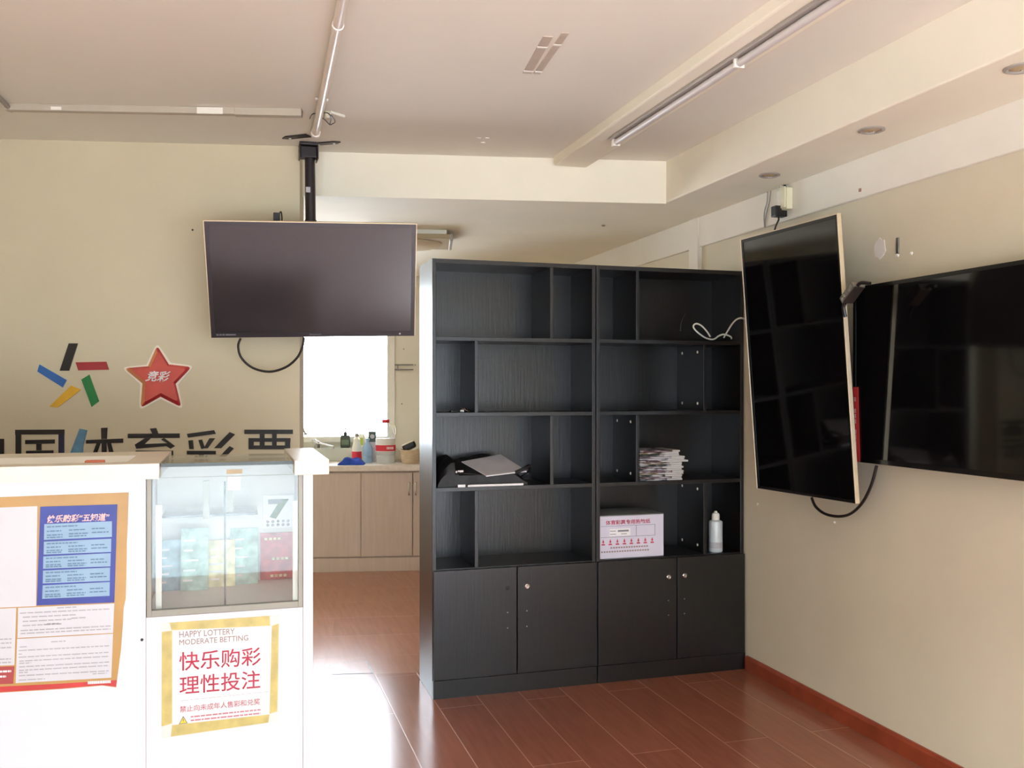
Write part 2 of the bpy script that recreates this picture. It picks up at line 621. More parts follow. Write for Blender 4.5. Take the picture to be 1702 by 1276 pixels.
# street side behind the camera: a wide shop opening
fw = MB()
fw.box(XL - .13, -1.75, YF - .15, YF, 0, 2.6).box(2.42, XR + .13, YF - .15, YF, 0, 2.6).box(-1.75, 2.42, YF - .15, YF, 2.32, 2.6)
struct(fw.build('wall_front', M['tan']), 'street wall with the wide shop opening', 'wall')
wf = MB()
for x in (-1.75, -.9, .9, 2.37):
    wf.box(x, x + .05, YF - .1, YF - .05, 0, 2.32)
wf.box(-1.75, 2.42, YF - .1, YF - .05, 2.27, 2.32)
struct(wf.build('window_1', M['frame']), 'metal shop front frame', 'window')
portal('shopfront_daylight', (.335, YF - .16, 1.16), (R(90), 0, 0), 4.15, 2.3)

# kitchen outer wall, local frame: x along the wall, y outwards
KX = Matrix.Translation((.583, 7.202, 0)) @ Matrix.Rotation(ROT_KIT, 4, 'Z')
KI = KX.inverted()
kn = Vector((-math.sin(ROT_KIT), math.cos(ROT_KIT), 0))


def kpix(x, y, d):
    """picture point on a plane parallel to the kitchen wall, d behind the cabinet fronts (local)"""
    return KI @ onP(x, y, Vector((.583, 7.202, 0)) + kn * d, kn)


WX0, WX1, WZ0, WZ1, KD = -2.2, .56, 1.0, 2.26, .55  # unseen left stretch of the window widened to add daylight to the kitchen
kw = MB()
kw.box(-3.2, WX0, KD, KD + .2, 0, 2.4, X=KX).box(WX1, 2.3, KD, KD + .2, 0, 2.4, X=KX)
kw.box(WX0, WX1, KD, KD + .2, 0, WZ0, X=KX).box(WX0, WX1, KD, KD + .2, WZ1, 2.4, X=KX)
struct(kw.build('wall_kitchen_back', M['kitwall']), 'kitchen outer wall', 'wall')
wn = MB()
for a, b in ((WX0, WX0 + .05), (-.42, -.37), (-1.3, -1.25), (WX1 - .02, WX1 + .045)):
    wn.box(a, b, KD - .012, KD + .06, WZ0, WZ1, X=KX)
wn.box(WX0, WX1, KD - .012, KD + .06, WZ1 - .05, WZ1, X=KX).box(WX0, WX1, KD - .02, KD + .06, WZ0 - .035, WZ0 + .012, X=KX)
wobj = struct(wn.build('window_2', M['plastic_white'], bevel=.004), 'kitchen window washed out by daylight', 'window')
MB().box(WX0 + .04, WX1 - .02, KD + .02, KD + .026, WZ0 + .01, WZ1 - .04, X=KX).build('pane', M['pane'], wobj)
h = MB()
h.tube([kpix(502, 706, KD - .02), kpix(505, 716, KD - .035), kpix(508, 721, KD - .035)], .008)
h.lathe([(.012, -.008), (.016, 0), (.012, .008)], kpix(508, 721, KD - .035), 10)
for v in range(len(h.v)):
    h.v[v] = KX @ h.v[v]
part(h.build('window_handle', M['steel'], wobj, smooth=True), 'small metal window stay')
pk = portal('kitchen_daylight', KX @ Vector(((WX0 + WX1) / 2, KD + .12, 1.6)), (R(-90), 0, ROT_KIT), WX1 - WX0, WZ1 - WZ0)

# the street outside (seen in reflections only); unseen building raised to block front sky
struct(MB().box(-30, 30, -30, YF - .3, -.14, -.02).build('ground', M['street']), 'pale paved street outside', 'street')
fc = MB()
fc.box(-24, 24, -15.6, -14.6, -.1, 8.5)
o = struct(fc.build('wall_street', M['facade']), 'unseen building across the street, raised to block sky', 'building')
fg = MB()
for i in range(8):
    fg.box(-14 + i * 3.6, -11.6 + i * 3.6, -14.6, -14.56, .2, 2.6)
fg.build('shop_window', M['shopglass'], o)

# ================================================================== BOOKCASES
BY = 4.109


def bookcase(name, label, bx, dividers, holes, lock_l, lock_r, gap, screw_rows):
    t = thing(name, label, 'bookcase', (bx, BY, 0))
    Wd, D, H, th = .797, .30, 2.0, .018
    for k, x in enumerate((0, Wd - th)):
        MB().box(x, x + th, 0, D, 0, H).build('side_panel', M['black_lam'], t, bevel=.0012)
    MB().box(th, Wd - th, .002, D, H - .02, H).build('top_panel', M['black_lam'], t, bevel=.001)
    MB().box(th, Wd - th, D - .008, D - .002, 0, H - .02).build('back_panel', M['black_lam2'], t)
    zs = [.585, .955, 1.298, 1.645]
    for z in zs:
        MB().box(th, Wd - th, .003, D - .008, z - .018, z).build('shelf', M['black_lam'], t, bevel=.001)
    tops = [.955 - .018, 1.298 - .018, 1.645 - .018, H - .02]
    for i, x in enumerate(dividers):      # bottom row first
        d = MB().box(x - .008, x + .008, .006, D - .008, zs[i], tops[i]).build('divider', M['black_lam'], t, bevel=.001)
        if i in screw_rows:
            for yy in (.07, .235):
                for zz in (zs[i] + .035, tops[i] - .035):
                    MB().lathe([(.001, .003), (.0065, .002), (.0075, 0)], (x - .008, yy, zz), 12, X=Matrix.Rotation(R(-90), 4, 'Y')).build('screw_cap', M['plastic_white'], d, smooth=True)
    MB().box(.001, Wd - .001, -.0155, -.0005, 0, .0815).build('plinth', M['black_lam'], t)
    MB().box(th, Wd - th, .003, D - .008, .07, .088).build('bottom_panel', M['black_lam'], t)
    for side, (a, b) in enumerate(((.003, gap - .003), (gap + .003, Wd - .003))):
        dr = MB().box(a, b, -.017, -.0005, .084, .579).build('door', M['black_lam'], t, bevel=.0012)
        lx, lz, kind = (lock_l, lock_r)[side]
        fx = Matrix.Rotation(R(90), 4, 'X')
        if kind == 'lock':
            lk = MB().lathe([(.012, 0), (.012, .006), (.009, .008), (.0085, .005), (.001, .005)], (lx, -.017, lz), 20, X=fx).build('lock', M['chrome'], dr, smooth=True)
        else:
            lk = MB().lathe([(.011, -.0005), (.011, .0008), (.001, .0008)], (lx, -.017, lz), 20, X=fx).build('lock_hole', M['bezel_black'], dr)
        for dz in (-.115, -.187):
            MB().lathe([(.0035, 0), (.003, .0012), (.0005, .0014)], (lx, -.017, lz + dz), 10, X=fx).build('screw', M['steel'], dr)
    return t


lx = lambda px, bx: onY(px, 646, BY).x - bx
bc1 = bookcase('bookcase', 'black brown bookcase at left, black bag on its shelf, nearest the doorway', .8645,
               [lx(792.5, .8645), lx(918, .8645), lx(792.5, .8645), lx(918, .8645)], None,
               (lx(842, .8645), .486, 'hole'), (lx(874, .8645), .487, 'lock'), lx(858, .8645), ())
B2 = 1.666
bc2 = bookcase('bookcase', 'black brown bookcase at right against the tan wall, holding newspapers and white box', B2,
               [lx(1173, B2), lx(1060.5, B2), lx(1173, B2), lx(1060.5, B2)], None,
               (lx(1108.5, B2), .487, 'lock'), (lx(1135, B2), .489, 'lock'), lx(1123, B2), (0, 1, 2))

# ---- things on the shelves
# carton of thermal paper
t = thing('cardboard_box', 'white cardboard carton with red printing on lower right shelf', 'box', (1.692, 4.13, .5852))
bw, bd, bh = .338, .21, .205
b0 = MB().box(0, bw, 0, bd, 0, bh).build('carton', M['cardboard'], t, bevel=.002)
part(MB().prism([(0, -.001, bh + .001), (bw, -.001, bh + .001), (bw - .02, bd, bh + .006), (.01, bd, bh + .006)], (0, 0, .003)).build('lid', M['cardtop'], t), 'grey lid flap')
bm_ = MB()
text('体育彩票专用热敏纸', 'lettering', M['ink_red'], t, .03, .265, bh * .795, bh * .905, -.0012, .012)
ln = MB()
for (a, b, c, d) in ((.004, .292, .76, .768), (.004, .292, .50, .508)):
    ln.box(a, b, -.0012, 0, bh * c, bh * d)
for x in (.19, .29):
    ln.box(x, x + .0018, -.0012, 0, bh * .50, bh * .768)
ln.build('printed_frame', M['ink'], t)
MB().box(.05, .16, -.0014, 0, bh * .53, bh * .70).build('shipping_label', M['paper'], t)
lb = MB()
lb.box(.093, .15, -.002, -.0014, bh * .625, bh * .665).box(.052, .083, -.002, -.0014, bh * .64, bh * .655).box(.052, .083, -.002, -.0014, bh * .565, bh * .58).box(.11, .14, -.002, -.0014, bh * .565, bh * .58)
lb.build('label_print', M['ink'], t)
ic = MB()
for i in range(8):
    x = .008 + i * .037
    ic.box(x, x + .018, -.0012, 0, bh * .32, bh * .35)
    ic.prism([(x + .003, 0, bh * .38), (x + .015, 0, bh * .38), (x + .009, 0, bh * .46)], (0, -.0012, 0))
    ic.box(x + .008, x + .0105, -.0012, 0, bh * .35, bh * .38)
ic.build('handling_symbols', M['ink_red'], t)
tl = MB()
for r_, (z, x0, x1) in enumerate(((.235, .055, .245), (.145, .006, .26))):
    x = x0
    while x < x1:
        tl.box(x, x + .009, -.0012, 0, bh * z, bh * (z + .035))
        x += .0135
tl.build('small_print', M['ink_brown'], t)

# newspapers, each folded sheet its own thing
NN = 15
ords = ['topmost', 'second', 'third', 'fourth', 'fifth', 'sixth', 'seventh', 'eighth', 'ninth', 'tenth', 'eleventh', 'twelfth', 'thirteenth', 'fourteenth', 'lowest']
x0n = lx(1063.5, B2) + B2 + .004
hN = .0100
for i in range(NN):
    L_ = .232 + random.uniform(-.008, .02) - (.03 if i >= NN - 3 else 0)
    if i in (NN - 4, NN - 6):
        L_ += .018
    mb = MB()
    prof = []
    hh = hN * .94
    for k in range(9):                       # rounded folded edge towards the room
        a = -math.pi / 2 + math.pi * k / 8
        prof.append((-.0045 * math.cos(a) , hh / 2 + hh / 2 * math.sin(a)))
    prof += [(.20, hh), (.20, 0)]
    nseg = 12
    vs, fs = [], []
    for s in range(nseg + 1):
        u = s / nseg
        yy = .004 * mnoise.noise(Vector((u * 3, i * 2.3, 0)))
        for (py, pz) in prof:
            vs.append((u * L_, py + yy, pz))
    n_ = len(prof)
    for s in range(nseg):
        for k in range(n_):
            fs.append((s * n_ + k, s * n_ + (k + 1) % n_, (s + 1) * n_ + (k + 1) % n_, (s + 1) * n_ + k))
    fs += [list(range(n_)), list(range(nseg * n_, nseg * n_ + n_))]
    mb.add(vs, fs)
    o = mb.build('newspaper', newsprint_mat(i), smooth=True)
    o.location = (x0n + random.uniform(0, .003), 4.127 + random.uniform(-.003, .006), .9553 + i * hN)
    k = NN - 1 - i
    tag(o, f'{ords[k]} folded newspaper {"of" if k in (0, NN - 1) else "from the top of"} the stack on the black shelf', 'newspaper', 'folded newspapers stacked on the shelf')

# spray bottle
t = thing('bottle', 'slim silver white bottle standing alone in lower right shelf compartment', 'bottle', (2.334, 4.16, .5852))
MB().lathe([(.031, 0), (.034, .004), (.034, .148), (.032, .154), (.018, .160), (.0175, .163)], n=28).build('body', M['silver'], t, smooth=True)
MB().lathe([(.0195, .162), (.0195, .186), (.015, .194), (.008, .196), (.008, .203), (.004, .204)], n=24).build('cap', M['plastic_white'], t, smooth=True)
MB().lathe([(.0344, .02), (.0344, .05)], n=28).build('print_band', M['ink_light'], t, smooth=True)

# black bag with loose papers
t = thing('bag', 'flat black nylon bag lying in the left bookcase', 'bag', (.895, 4.13, .9552))
vs, fs = [], []
nx, ny = 26, 12
bwid, bdep = .43, .225


mag = [onY(767, 768, 4.24), onY(808, 791, 4.112), onY(875, 783, 4.145), onY(832, 763, 4.30)]
mn = (mag[1] - mag[0]).cross(mag[2] - mag[0]).normalized()


def mag_z(x, y):
    return mag[0].z - (mn.x * (x - mag[0].x) + mn.y * (y - mag[0].y)) / mn.z


mag[3].z = mag_z(mag[3].x, mag[3].y)


def bag_h(u, v):
    e = min(1, 6 * min(u, 1 - u)) ** .5 * min(1, 6 * min(v, 1 - v) + .45) ** .5
    h_ = .125 * (1.05 - .55 * max(0, u - .62) / .38) * e
    h_ += .012 * math.sin(u * 9 + 1) * e - .018 * math.exp(-((u - .28) / .06) ** 2) * e
    h_ = max(.012, h_ * (.82 + .25 * v) + .006 * mnoise.noise(Vector((u * 9, v * 6, 3))))
    if u > .22:
        h_ = min(h_, mag_z(.895 + u * bwid, 4.13 + v * bdep) - .9552 - .004)
    return h_


for j in range(ny + 1):
    for i in range(nx + 1):
        u, v = i / nx, j / ny
        vs.append((u * bwid, v * bdep + .006 * mnoise.noise(Vector((u * 8, 1, 1))) * (1 - v), bag_h(u, v)))
for j in range(ny):
    for i in range(nx):
        a = j * (nx + 1) + i
        fs.append((a, a + 1, a + nx + 2, a + nx + 1))
nb = len(vs)
rim = [i for i in range(nx + 1)] + [j * (nx + 1) + nx for j in range(1, ny + 1)] + [ny * (nx + 1) + i for i in range(nx - 1, -1, -1)] + [j * (nx + 1) for j in range(ny - 1, 0, -1)]
for r_ in rim:
    vs.append((vs[r_][0], vs[r_][1], 0))
for k in range(len(rim)):
    k2 = (k + 1) % len(rim)
    fs.append((rim[k], rim[k2], nb + k2, nb + k))
fs.append([nb + k for k in range(len(rim))])
MB().add(vs, fs).build('bag_body', M['bag'], t, smooth=True)
hd = MB()
hd.tube(spline([(.36, .02, .05), (.41, .0, .075), (.45, .03, .085), (.458, .07, .05), (.42, .06, .03)]), .009, 8)
part(hd.build('handle', M['bag'], t, smooth=True), 'black webbing handle')
lg = MB()
for (x, z, w_, h_) in ((.082, .066, .006, .009), (.092, .07, .007, .007), (.101, .068, .006, .009), (.109, .069, .008, .008)):
    lg.box(x, x + w_, -.012, -.004, z, z + h_)
part(lg.build('logo', M['ink_white'], t), 'tiny white logo marks')
MB().tube([(.08, -.002, .06), (.12, -.004, .062), (.2, -.003, .055)], .003).build('zip', M['black_plastic'], t)
# magazine on the bag
mg = MB()
q = mag
mg.prism(q, (0, 0, .0035))
o = mg.build('magazine', [M['paper_grey']])
tag(o, 'grey covered thin magazine lying tilted on the black bag', 'magazine')
pe = MB()
pe.prism([mag[1] + Vector((0, -.001, .0005)), mag[2] + Vector((0, -.001, .0005)), mag[2] + Vector((0, -.001, -.0025)), mag[1] + Vector((0, -.001, -.0025))], (0, .003, 0))
pe.build('page_edge', M['paper'], o)
o = MB().prism([(1.03, 4.112, .9552), (1.30, 4.112, .9552), (1.30, 4.125, .9552), (1.28, 4.127, .9552), (1.05, 4.127, .9552)], (0, 0, .010)).build('paper_sheet', M['paper'], bevel=.002)
tag(o, 'white papers peeking out under the black bag', 'papers')
o = MB().box(.985, 1.02, 4.112, 4.125, .9552, .967).build('card_box', M['paper'], bevel=.001)
tag(o, 'tiny white packet in front of the black bag', 'packet')
# keys
t = thing('key_ring', 'small silver key ring on the upper left shelf', 'keys', (1.03, 4.15, 1.2985))
for i in range(3):
    a = i * 1.1
    c_ = Vector((.012 * math.cos(a), .01 * math.sin(a), .006 + i * .004))
    MB().tube([c_ + Vector((.016 * math.cos(2 * math.pi * k / 14), .012 * math.sin(2 * math.pi * k / 14), .004 * math.sin(k))) for k in range(14)], .002, 6, closed=True).build('ring', M['chrome'], t, smooth=True)
MB().box(-.028, -.008, -.008, .002, 0, .012).build('key', M['steel'], t, bevel=.002)
o = MB().box(.96, 1.0, 4.15, 4.19, 1.2985, 1.306).build('card_holder', M['black_plastic'], bevel=.002)
tag(o, 'flat black holder beside the key ring', 'holder')


def pxy(seq, Y):
    return [onY(x, y, Y) for x, y in seq]


# white cable on the top shelf
cz = [(1110 + a / 11.35, 500 + b / 11.35) for a, b in ((1200, 720), (1180, 672), (1060, 632), (960, 660), (890, 712), (820, 726), (700, 690), (560, 590), (485, 500), (500, 445), (560, 432), (650, 480), (740, 580), (800, 675))]
pts = pxy(cz, 4.19)
for p_ in pts:
    p_.z = max(p_.z, 1.6505)
t = thing('cable', 'white cable curled on the top right shelf', 'cable', (0, 0, 0))
MB().tube(spline(pts), .0042, 8).build('loop', M['cable_white'], t, smooth=True)
pp = [onY(1203, 561, 4.19), onY(1210, 549, 4.16), onY(1217, 538, 4.12), onY(1224, 531, 4.085), onY(1231, 528.5, 4.06), onY(1238, 530, 4.03), Vector((2.29, 3.66, 1.70))]
pp[0].z = max(pp[0].z, 1.651)
MB().tube(spline(pp), .0042, 8).build('lead', M['cable_white'], t, smooth=True)
o = MB().tube(spline(pxy([(1131, 550), (1132, 538), (1136, 527), (1140, 522)], 4.3)), .004, 8).build('cable', M['cable'], smooth=True)
for v in o.data.vertices:
    v.co.z = max(v.co.z, 1.649)
tag(o, 'short dark cable end standing at the back of the top shelf', 'cable')

# ================================================================== WALL LETTERING AND SIGNS
CY0 = 3.16
LX = Matrix.Translation((.29, 4.488, 0)) @ Matrix.Rotation(ROT_LOGO, 4, 'Z')
LI = LX.inverted()
ln_ = Vector((-sL, cL, 0))


def lpix(x, y, d=0):
    return LI @ onP(x, y, Vector((.29, 4.488, 0)) - ln_ * d, ln_)


def wall_poly(mb, pts, th=.006, mi=0):
    mb.prism([lpix(x, y) for x, y in pts], (0, -th, 0), mi)


chars = {}
sq = lambda x0, x1, y0, y1: [(x0, y0), (x1, y0), (x1, y1), (x0, y1)]
chars['zhong'] = ([sq(-72, 7, 729, 737), sq(-72, -63, 737, 766), sq(-2, 7, 737, 766), sq(-63, -2, 757, 765), sq(-37, -28, 712, 729), sq(-37, -28, 737, 757), sq(-37, -28, 765, 798)], [])
chars['guo'] = ([[(26, 714), (107.5, 713.5), (107.5, 721.5), (26, 722)], sq(26.5, 35.7, 722, 792), [(42.5, 731), (91.5, 730), (91.5, 736.8), (42.5, 737.8)],
                 sq(61, 69.5, 737.5, 748), [(44, 749), (89, 748), (89, 754), (44, 755)], sq(61, 69.5, 754, 766), sq(41, 92, 766, 773), sq(78, 86, 756, 763), sq(35.7, 98, 784, 792)],
                [sq(98, 107.2, 721.5, 792)])
chars['ti'] = ([[(143.5, 731), (205, 728.5), (205, 735.7), (143.5, 737)], [(168.5, 711), (179, 710.5), (178, 729), (169, 729.5)], sq(169.5, 177.5, 736, 795),
                [(161, 736.5), (167.5, 736.5), (160, 757), (148, 775), (142, 772), (154, 755)], [(178.5, 736), (185, 736), (190, 756), (203, 770), (197, 775), (183, 757)], sq(160, 188, 772, 778)],
               [[(133, 712), (145.5, 714.7), (139, 740), (138, 793), (128, 793), (128.5, 758), (124, 762), (116.5, 755)]])
chars['yu'] = ([[(249.5, 712), (260, 711), (263.5, 721), (254, 721)], [(213, 720.5), (299, 720), (299, 727.5), (213, 727.8)],
                [(241.5, 727.9), (251, 727.9), (241, 737.6), (278.5, 736.2), (268, 730), (273, 727.6), (291, 741), (284, 745.5), (277, 741.2), (227, 745.5), (224.5, 738.5)],
                sq(226, 288, 748.5, 755), sq(226, 234, 755, 797), sq(280, 288, 755, 797), sq(234, 280, 764, 770), sq(234, 280, 779, 785)], [])
chars['cai'] = ([[(311, 720.7), (356, 714.6), (359, 720.7), (313, 727)], [(313.5, 731.7), (321, 731), (322.5, 746), (315, 746)], [(330, 731), (336, 730), (341, 744.6), (335, 746)],
                 [(348.5, 728), (358, 728), (345.5, 744.6), (339, 744.6)], [(382, 717.7), (391, 721.7), (368, 744.6), (356, 744.6)], [(382, 741), (389, 745), (366, 769), (356, 768)],
                 [(384, 766), (392, 770), (364, 796), (353, 795)], sq(311, 359, 749, 755), sq(331, 339, 755, 797), [(326, 756), (331, 760), (316, 780), (310, 777)], [(339, 760), (344, 756), (358, 777), (353, 781)]], [])
chars['piao'] = ([sq(406.6, 487, 713.8, 721), sq(413.5, 483, 727.8, 734), sq(413.5, 422, 734, 746.5), sq(474, 482.5, 734, 746.5), sq(432, 440, 721, 727.8), sq(452.5, 460, 721, 727.8),
                  sq(432, 440, 734, 740), sq(452.5, 460, 734, 740), sq(422, 474, 740, 746.5), sq(414, 482, 754, 760), sq(406, 488, 767, 773), sq(443, 451, 773, 797), sq(420, 430, 779, 792), sq(464, 474, 779, 792)], [])
desc = {'zhong': 'black cut-out character at the far left of the wall lettering, mostly cropped',
        'guo': 'black boxed cut-out character with one navy side, under the coloured bars',
        'ti': 'black cut-out character with a worn blue left stroke on the wall',
        'yu': 'black cut-out character directly below the red star sign',
        'cai': 'black cut-out character with slanted strokes, second from the right end',
        'piao': 'black cut-out character at the right end of the wall lettering'}
for k, (blk, alt) in chars.items():
    t = thing('sign_character', desc[k], 'wall letter', X=LX, group='cut-out characters on the back wall')
    mb = MB()
    for p_ in blk:
        wall_poly(mb, p_)
    mb.build('strokes', M['vinyl_black'], t)
    if alt:
        mb = MB()
        for p_ in alt:
            wall_poly(mb, p_)
        part(mb.build('stroke', M['vinyl_lblue'] if k == 'ti' else M['vinyl_navy'], t), 'worn blue stroke' if k == 'ti' else 'navy stroke')

t = thing('sports_emblem', 'emblem of five slanted coloured bars on the tan wall', 'emblem', X=LX)
for nm, m_, p_ in (('black bar', 'vinyl_black', [(115, 570.6), (130, 570.6), (115.4, 616), (100, 616)]), ('red bar', 'vinyl_red', [(126.4, 602), (177, 601), (181.5, 614.3), (130.8, 615.5)]),
                   ('green bar', 'vinyl_green', [(136, 630.5), (149, 622.6), (165, 666.6), (153, 676)]), ('yellow bar', 'yellow', [(83, 675.5), (96.5, 677), (135, 647.5), (119, 640.5)]),
                   ('blue bar', 'vinyl_blue', [(66.5, 605.5), (111.4, 631.4), (105, 643.7), (63, 617.3)])):
    mb = MB()
    wall_poly(mb, p_, .007)
    part(mb.build('bar', M[m_], t), nm)

p_ = lpix(320, 382)
o = MB().lathe([(.005, 0), (.004, .004), (.001, .005)], p_, 10, X=Matrix.Rotation(R(90), 4, 'X')).build('nail', M['black_metal'], smooth=True)
o.matrix_world = LX
tag(o, 'single dark nail in the tan wall left of the hanging television', 'nail')
p_ = onY(236, 1063, CY0)
o = MB().lathe([(.005, 0), (.004, .003), (.001, .004)], p_, 10, X=Matrix.Rotation(R(90), 4, 'X')).build('screw', M['black_metal'], smooth=True)
tag(o, 'small dark screw in the white counter front between poster and notice', 'screw')
# star sign
t = thing('star_sign', 'red star shaped sign with pale rim on the tan wall', 'sign', X=LX)
outer = [(262, 577.5), (316, 611), (300, 674), (236, 675), (210.5, 613)]
inner = [(281, 606), (292, 637.5), (267.4, 658.5), (238, 637), (247, 609)]
O3 = [lpix(*p_) for p_ in outer]
I3 = [lpix(*p_) for p_ in inner]
cen = sum(O3, Vector()) / 5
O3 = [cen + (p_ - cen) * 1.13 for p_ in O3]
I3 = [cen + (p_ - cen) * 1.12 for p_ in I3]


def star_outline(scale, tipcut, shift=Vector((0, 0, 0))):
    out = []
    for i in range(5):
        tip = cen + (O3[i] - cen) * scale + shift
        a = cen + (I3[i - 1] - cen) * (1 - (1 - scale) * 1.6) + shift
        b = cen + (I3[i] - cen) * (1 - (1 - scale) * 1.6) + shift
        p1, p2 = tip.lerp(a, tipcut), tip.lerp(b, tipcut)
        for s in (0, .25, .5, .75, 1):
            out.append((p1.lerp(tip, s)).lerp(tip.lerp(p2, s), s))
        out.append(b)
    return out


MB().prism(star_outline(1.02, .24), (0, -.006, 0)).build('rim', M['star_white'], t)
so = star_outline(.945, .22)
n_ = len(so)
top = [cen + (p_ - cen) * .83 + Vector((.006, -.020, .003)) for p_ in so]
base = [p_ + Vector((0, -.006, 0)) for p_ in so]
mb = MB()
mb.add(base + top, [(i, (i + 1) % n_, (i + 1) % n_ + n_, i + n_) for i in range(n_)], 0)
mb.add(top, [list(range(n_))], 0)
for fi in range(n_):
    a, b = so[fi], so[(fi + 1) % n_]
    d = b - a
    nx_ = -d.z if True else 0
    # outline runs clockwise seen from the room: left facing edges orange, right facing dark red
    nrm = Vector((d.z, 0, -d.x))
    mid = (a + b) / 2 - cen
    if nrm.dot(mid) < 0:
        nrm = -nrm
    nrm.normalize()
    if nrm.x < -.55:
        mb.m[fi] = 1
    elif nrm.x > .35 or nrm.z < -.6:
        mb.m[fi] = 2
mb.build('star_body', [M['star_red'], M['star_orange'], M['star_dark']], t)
mk = lambda x, y: lpix(x, y, .0235) 
text('竞彩', 'lettering', M['ink_white'], t, 0, 0, 0, 0, bold=.02, shear=.25, quad=[mk(241, 633.5), mk(281, 635), mk(284, 616.5), mk(244, 616)])

# ================================================================== TELEVISIONS
def tv(name, label, W_, H_, X, matm, bezm, edge, th=.035, bez=.014, chin=.02):
    t = thing(name, label, 'television', X=X)
    mb = MB()
    x0, x1, z0, z1 = -W_ / 2, W_ / 2, -H_ / 2, H_ / 2
    for a in ((x0, x0 + bez, z0, z1), (x1 - bez, x1, z0, z1), (x0 + bez, x1 - bez, z1 - bez, z1), (x0 + bez, x1 - bez, z0, z0 + chin)):
        mb.box(a[0], a[1], 0, .008, a[2], a[3])
    mb.build('bezel', bezm, t)
    MB().box(x0 + bez, x1 - bez, .0025, .008, z0 + chin, z1 - bez).build('screen', matm, t)
    if edge:
        e = MB()
        w_ = .004
        for a in ((x0 - w_, x0, z0, z1 + w_), (x1, x1 + w_, z0, z1 + w_), (x0, x1, z1, z1 + w_)):
            e.box(a[0], a[1], -.003, .016, a[2], a[3])
        part(e.build('edge_trim', edge, t, bevel=.001), 'pale gold edge trim')
    bk = MB()
    bk.prism([(x0, .008, z0), (x1, .008, z0), (x1, .008, z1), (x0, .008, z1)], (0, .012, 0))
    i_ = .06
    vs = [(x0 + .01, .02, z0 + .01), (x1 - .01, .02, z0 + .01), (x1 - .01, .02, z1 - .01), (x0 + .01, .02, z1 - .01), (x0 + i_ * 2, th, z0 + i_), (x1 - i_ * 2, th, z0 + i_), (x1 - i_ * 2, th, z1 - i_ * 2), (x0 + i_ * 2, th, z1 - i_ * 2)]
    bk.add(vs, [(0, 1, 2, 3), (4, 5, 6, 7), (0, 1, 5, 4), (1, 2, 6, 5), (2, 3, 7, 6), (3, 0, 4, 7)])
    bk.build('back_shell', M['black_plastic'], t)
    return t


def rotm(y, p, r):
    return Matrix.Rotation(y, 4, 'Z') @ Matrix.Rotation(p, 4, 'X') @ Matrix.Rotation(r, 4, 'Y')


X1 = Matrix.Translation((.347, 4.238, 1.893)) @ rotm(-.077, .365, -.023)
t = tv('television', 'television hung from a ceiling pole, tilted down, dull purple grey screen', .915, .527, X1, M['screen_matt'], M['bezel'], M['gold_edge'], .055, .017, .022)
mk_ = MB()
for (x, w_) in ((-.435, .01), (-.422, .01), (-.409, .01), (-.395, .045)):
    mk_.box(x, x + w_, -.0012, 0, -.253, -.247)
part(mk_.build('logo', M['ink'], t), 'tiny grey feature logos')
text('Skyworth', 'lettering', M['ink'], t, -.025, .028, -.256, -.248, -.001)
part(MB().lathe([(.004, 0), (.003, .002), (.0005, .0025)], (.39, 0, -.252), 12, X=Matrix.Rotation(R(90), 4, 'X')).build('indicator', M['plastic_white'], t), 'small pale indicator light')
# bracket behind the set
mbk = MB()
mbk.box(-.10, -.06, .055, .07, -.15, .15).box(.05, .09, .055, .07, -.15, .15).box(-.1, .09, .07, .082, -.02, .02)
mbk.build('bracket', M['black_metal'], t)

X2 = Matrix.Translation((2.238, 3.336, 1.518)) @ rotm(-1.503, .075, -.006)
t = tv('television', 'television mounted upright in portrait beside the right bookcase, gold edged', .63, 1.116, X2, M['screen'], M['bezel_black'], M['gold_edge'], .06, .012, .012)
part(MB().lathe([(.003, 0), (.002, .002), (.0005, .0022)], (-.312, 0, .47), 10, X=Matrix.Rotation(R(90), 4, 'X')).build('indicator', M['label_red'], t), 'small red indicator light')
mbk = MB()
mbk.box(-.15, .15, .06, .075, -.2, -.16).box(-.15, .15, .06, .075, .16, .2)
mbk.box(-.12, -.09, .075, .10, -.2, .2).box(.09, .12, .075, .10, -.2, .2)
mbk.build('bracket', M['black_metal'], t)

YW = (3.118 - 1.888)
X3 = Matrix.Translation((2.362, (3.118 + 1.888) / 2, 0)) @ rotm(R(-90), 0, 0)
zt, zb = onX(1440, 474, 2.362).z, onX(1431, 768, 2.362).z
X3 = Matrix.Translation((2.362, (3.118 + 1.888) / 2, (zt + zb) / 2)) @ rotm(R(-90), 0, 0)
t = tv('television', 'wide black television on the right wall, cut off by the picture edge', YW, zt - zb, X3, M['screen'], M['bezel_black'], None, .06, .014, .018)
mbk = MB()
mbk.box(-.3, .3, .06, .075, -.2, -.14).box(-.3, .3, .06, .075, .14, .2)
mbk.box(-.25, -.2, .075, .103, -.25, .25).box(.2, .25, .075, .103, -.25, .25)
mbk.build('bracket', M['black_metal'], t)
# red sticker on its left bezel
I3_ = X3.inverted()
rq = [I3_ @ onX(x, y, 2.362) for x, y in ((1415, 643), (1427, 643), (1430, 767), (1417, 767))]
s_ = MB().prism([(p_.x, -.0008, p_.z) for p_ in rq], (0, -.0012, 0)).build('sticker', M['red'], t)
part(s_, 'red strip sticker with white characters')
ms = MB()
for k, f_ in enumerate((.165, .32, .39, .46, .60, .67, .745, .82)):
    c_ = (rq[0].lerp(rq[3], f_) + rq[1].lerp(rq[2], f_)) / 2
    g_ = .006
    for dz in (-.006, 0, .006):
        ms.box(c_.x - g_, c_.x + g_, -.0028, -.002, c_.z + dz - .0012, c_.z + dz + .0012)
    ms.box(c_.x - .0012, c_.x + .0012, -.0028, -.002, c_.z - .008, c_.z + .008)
ms.build('printing', M['title'], s_)

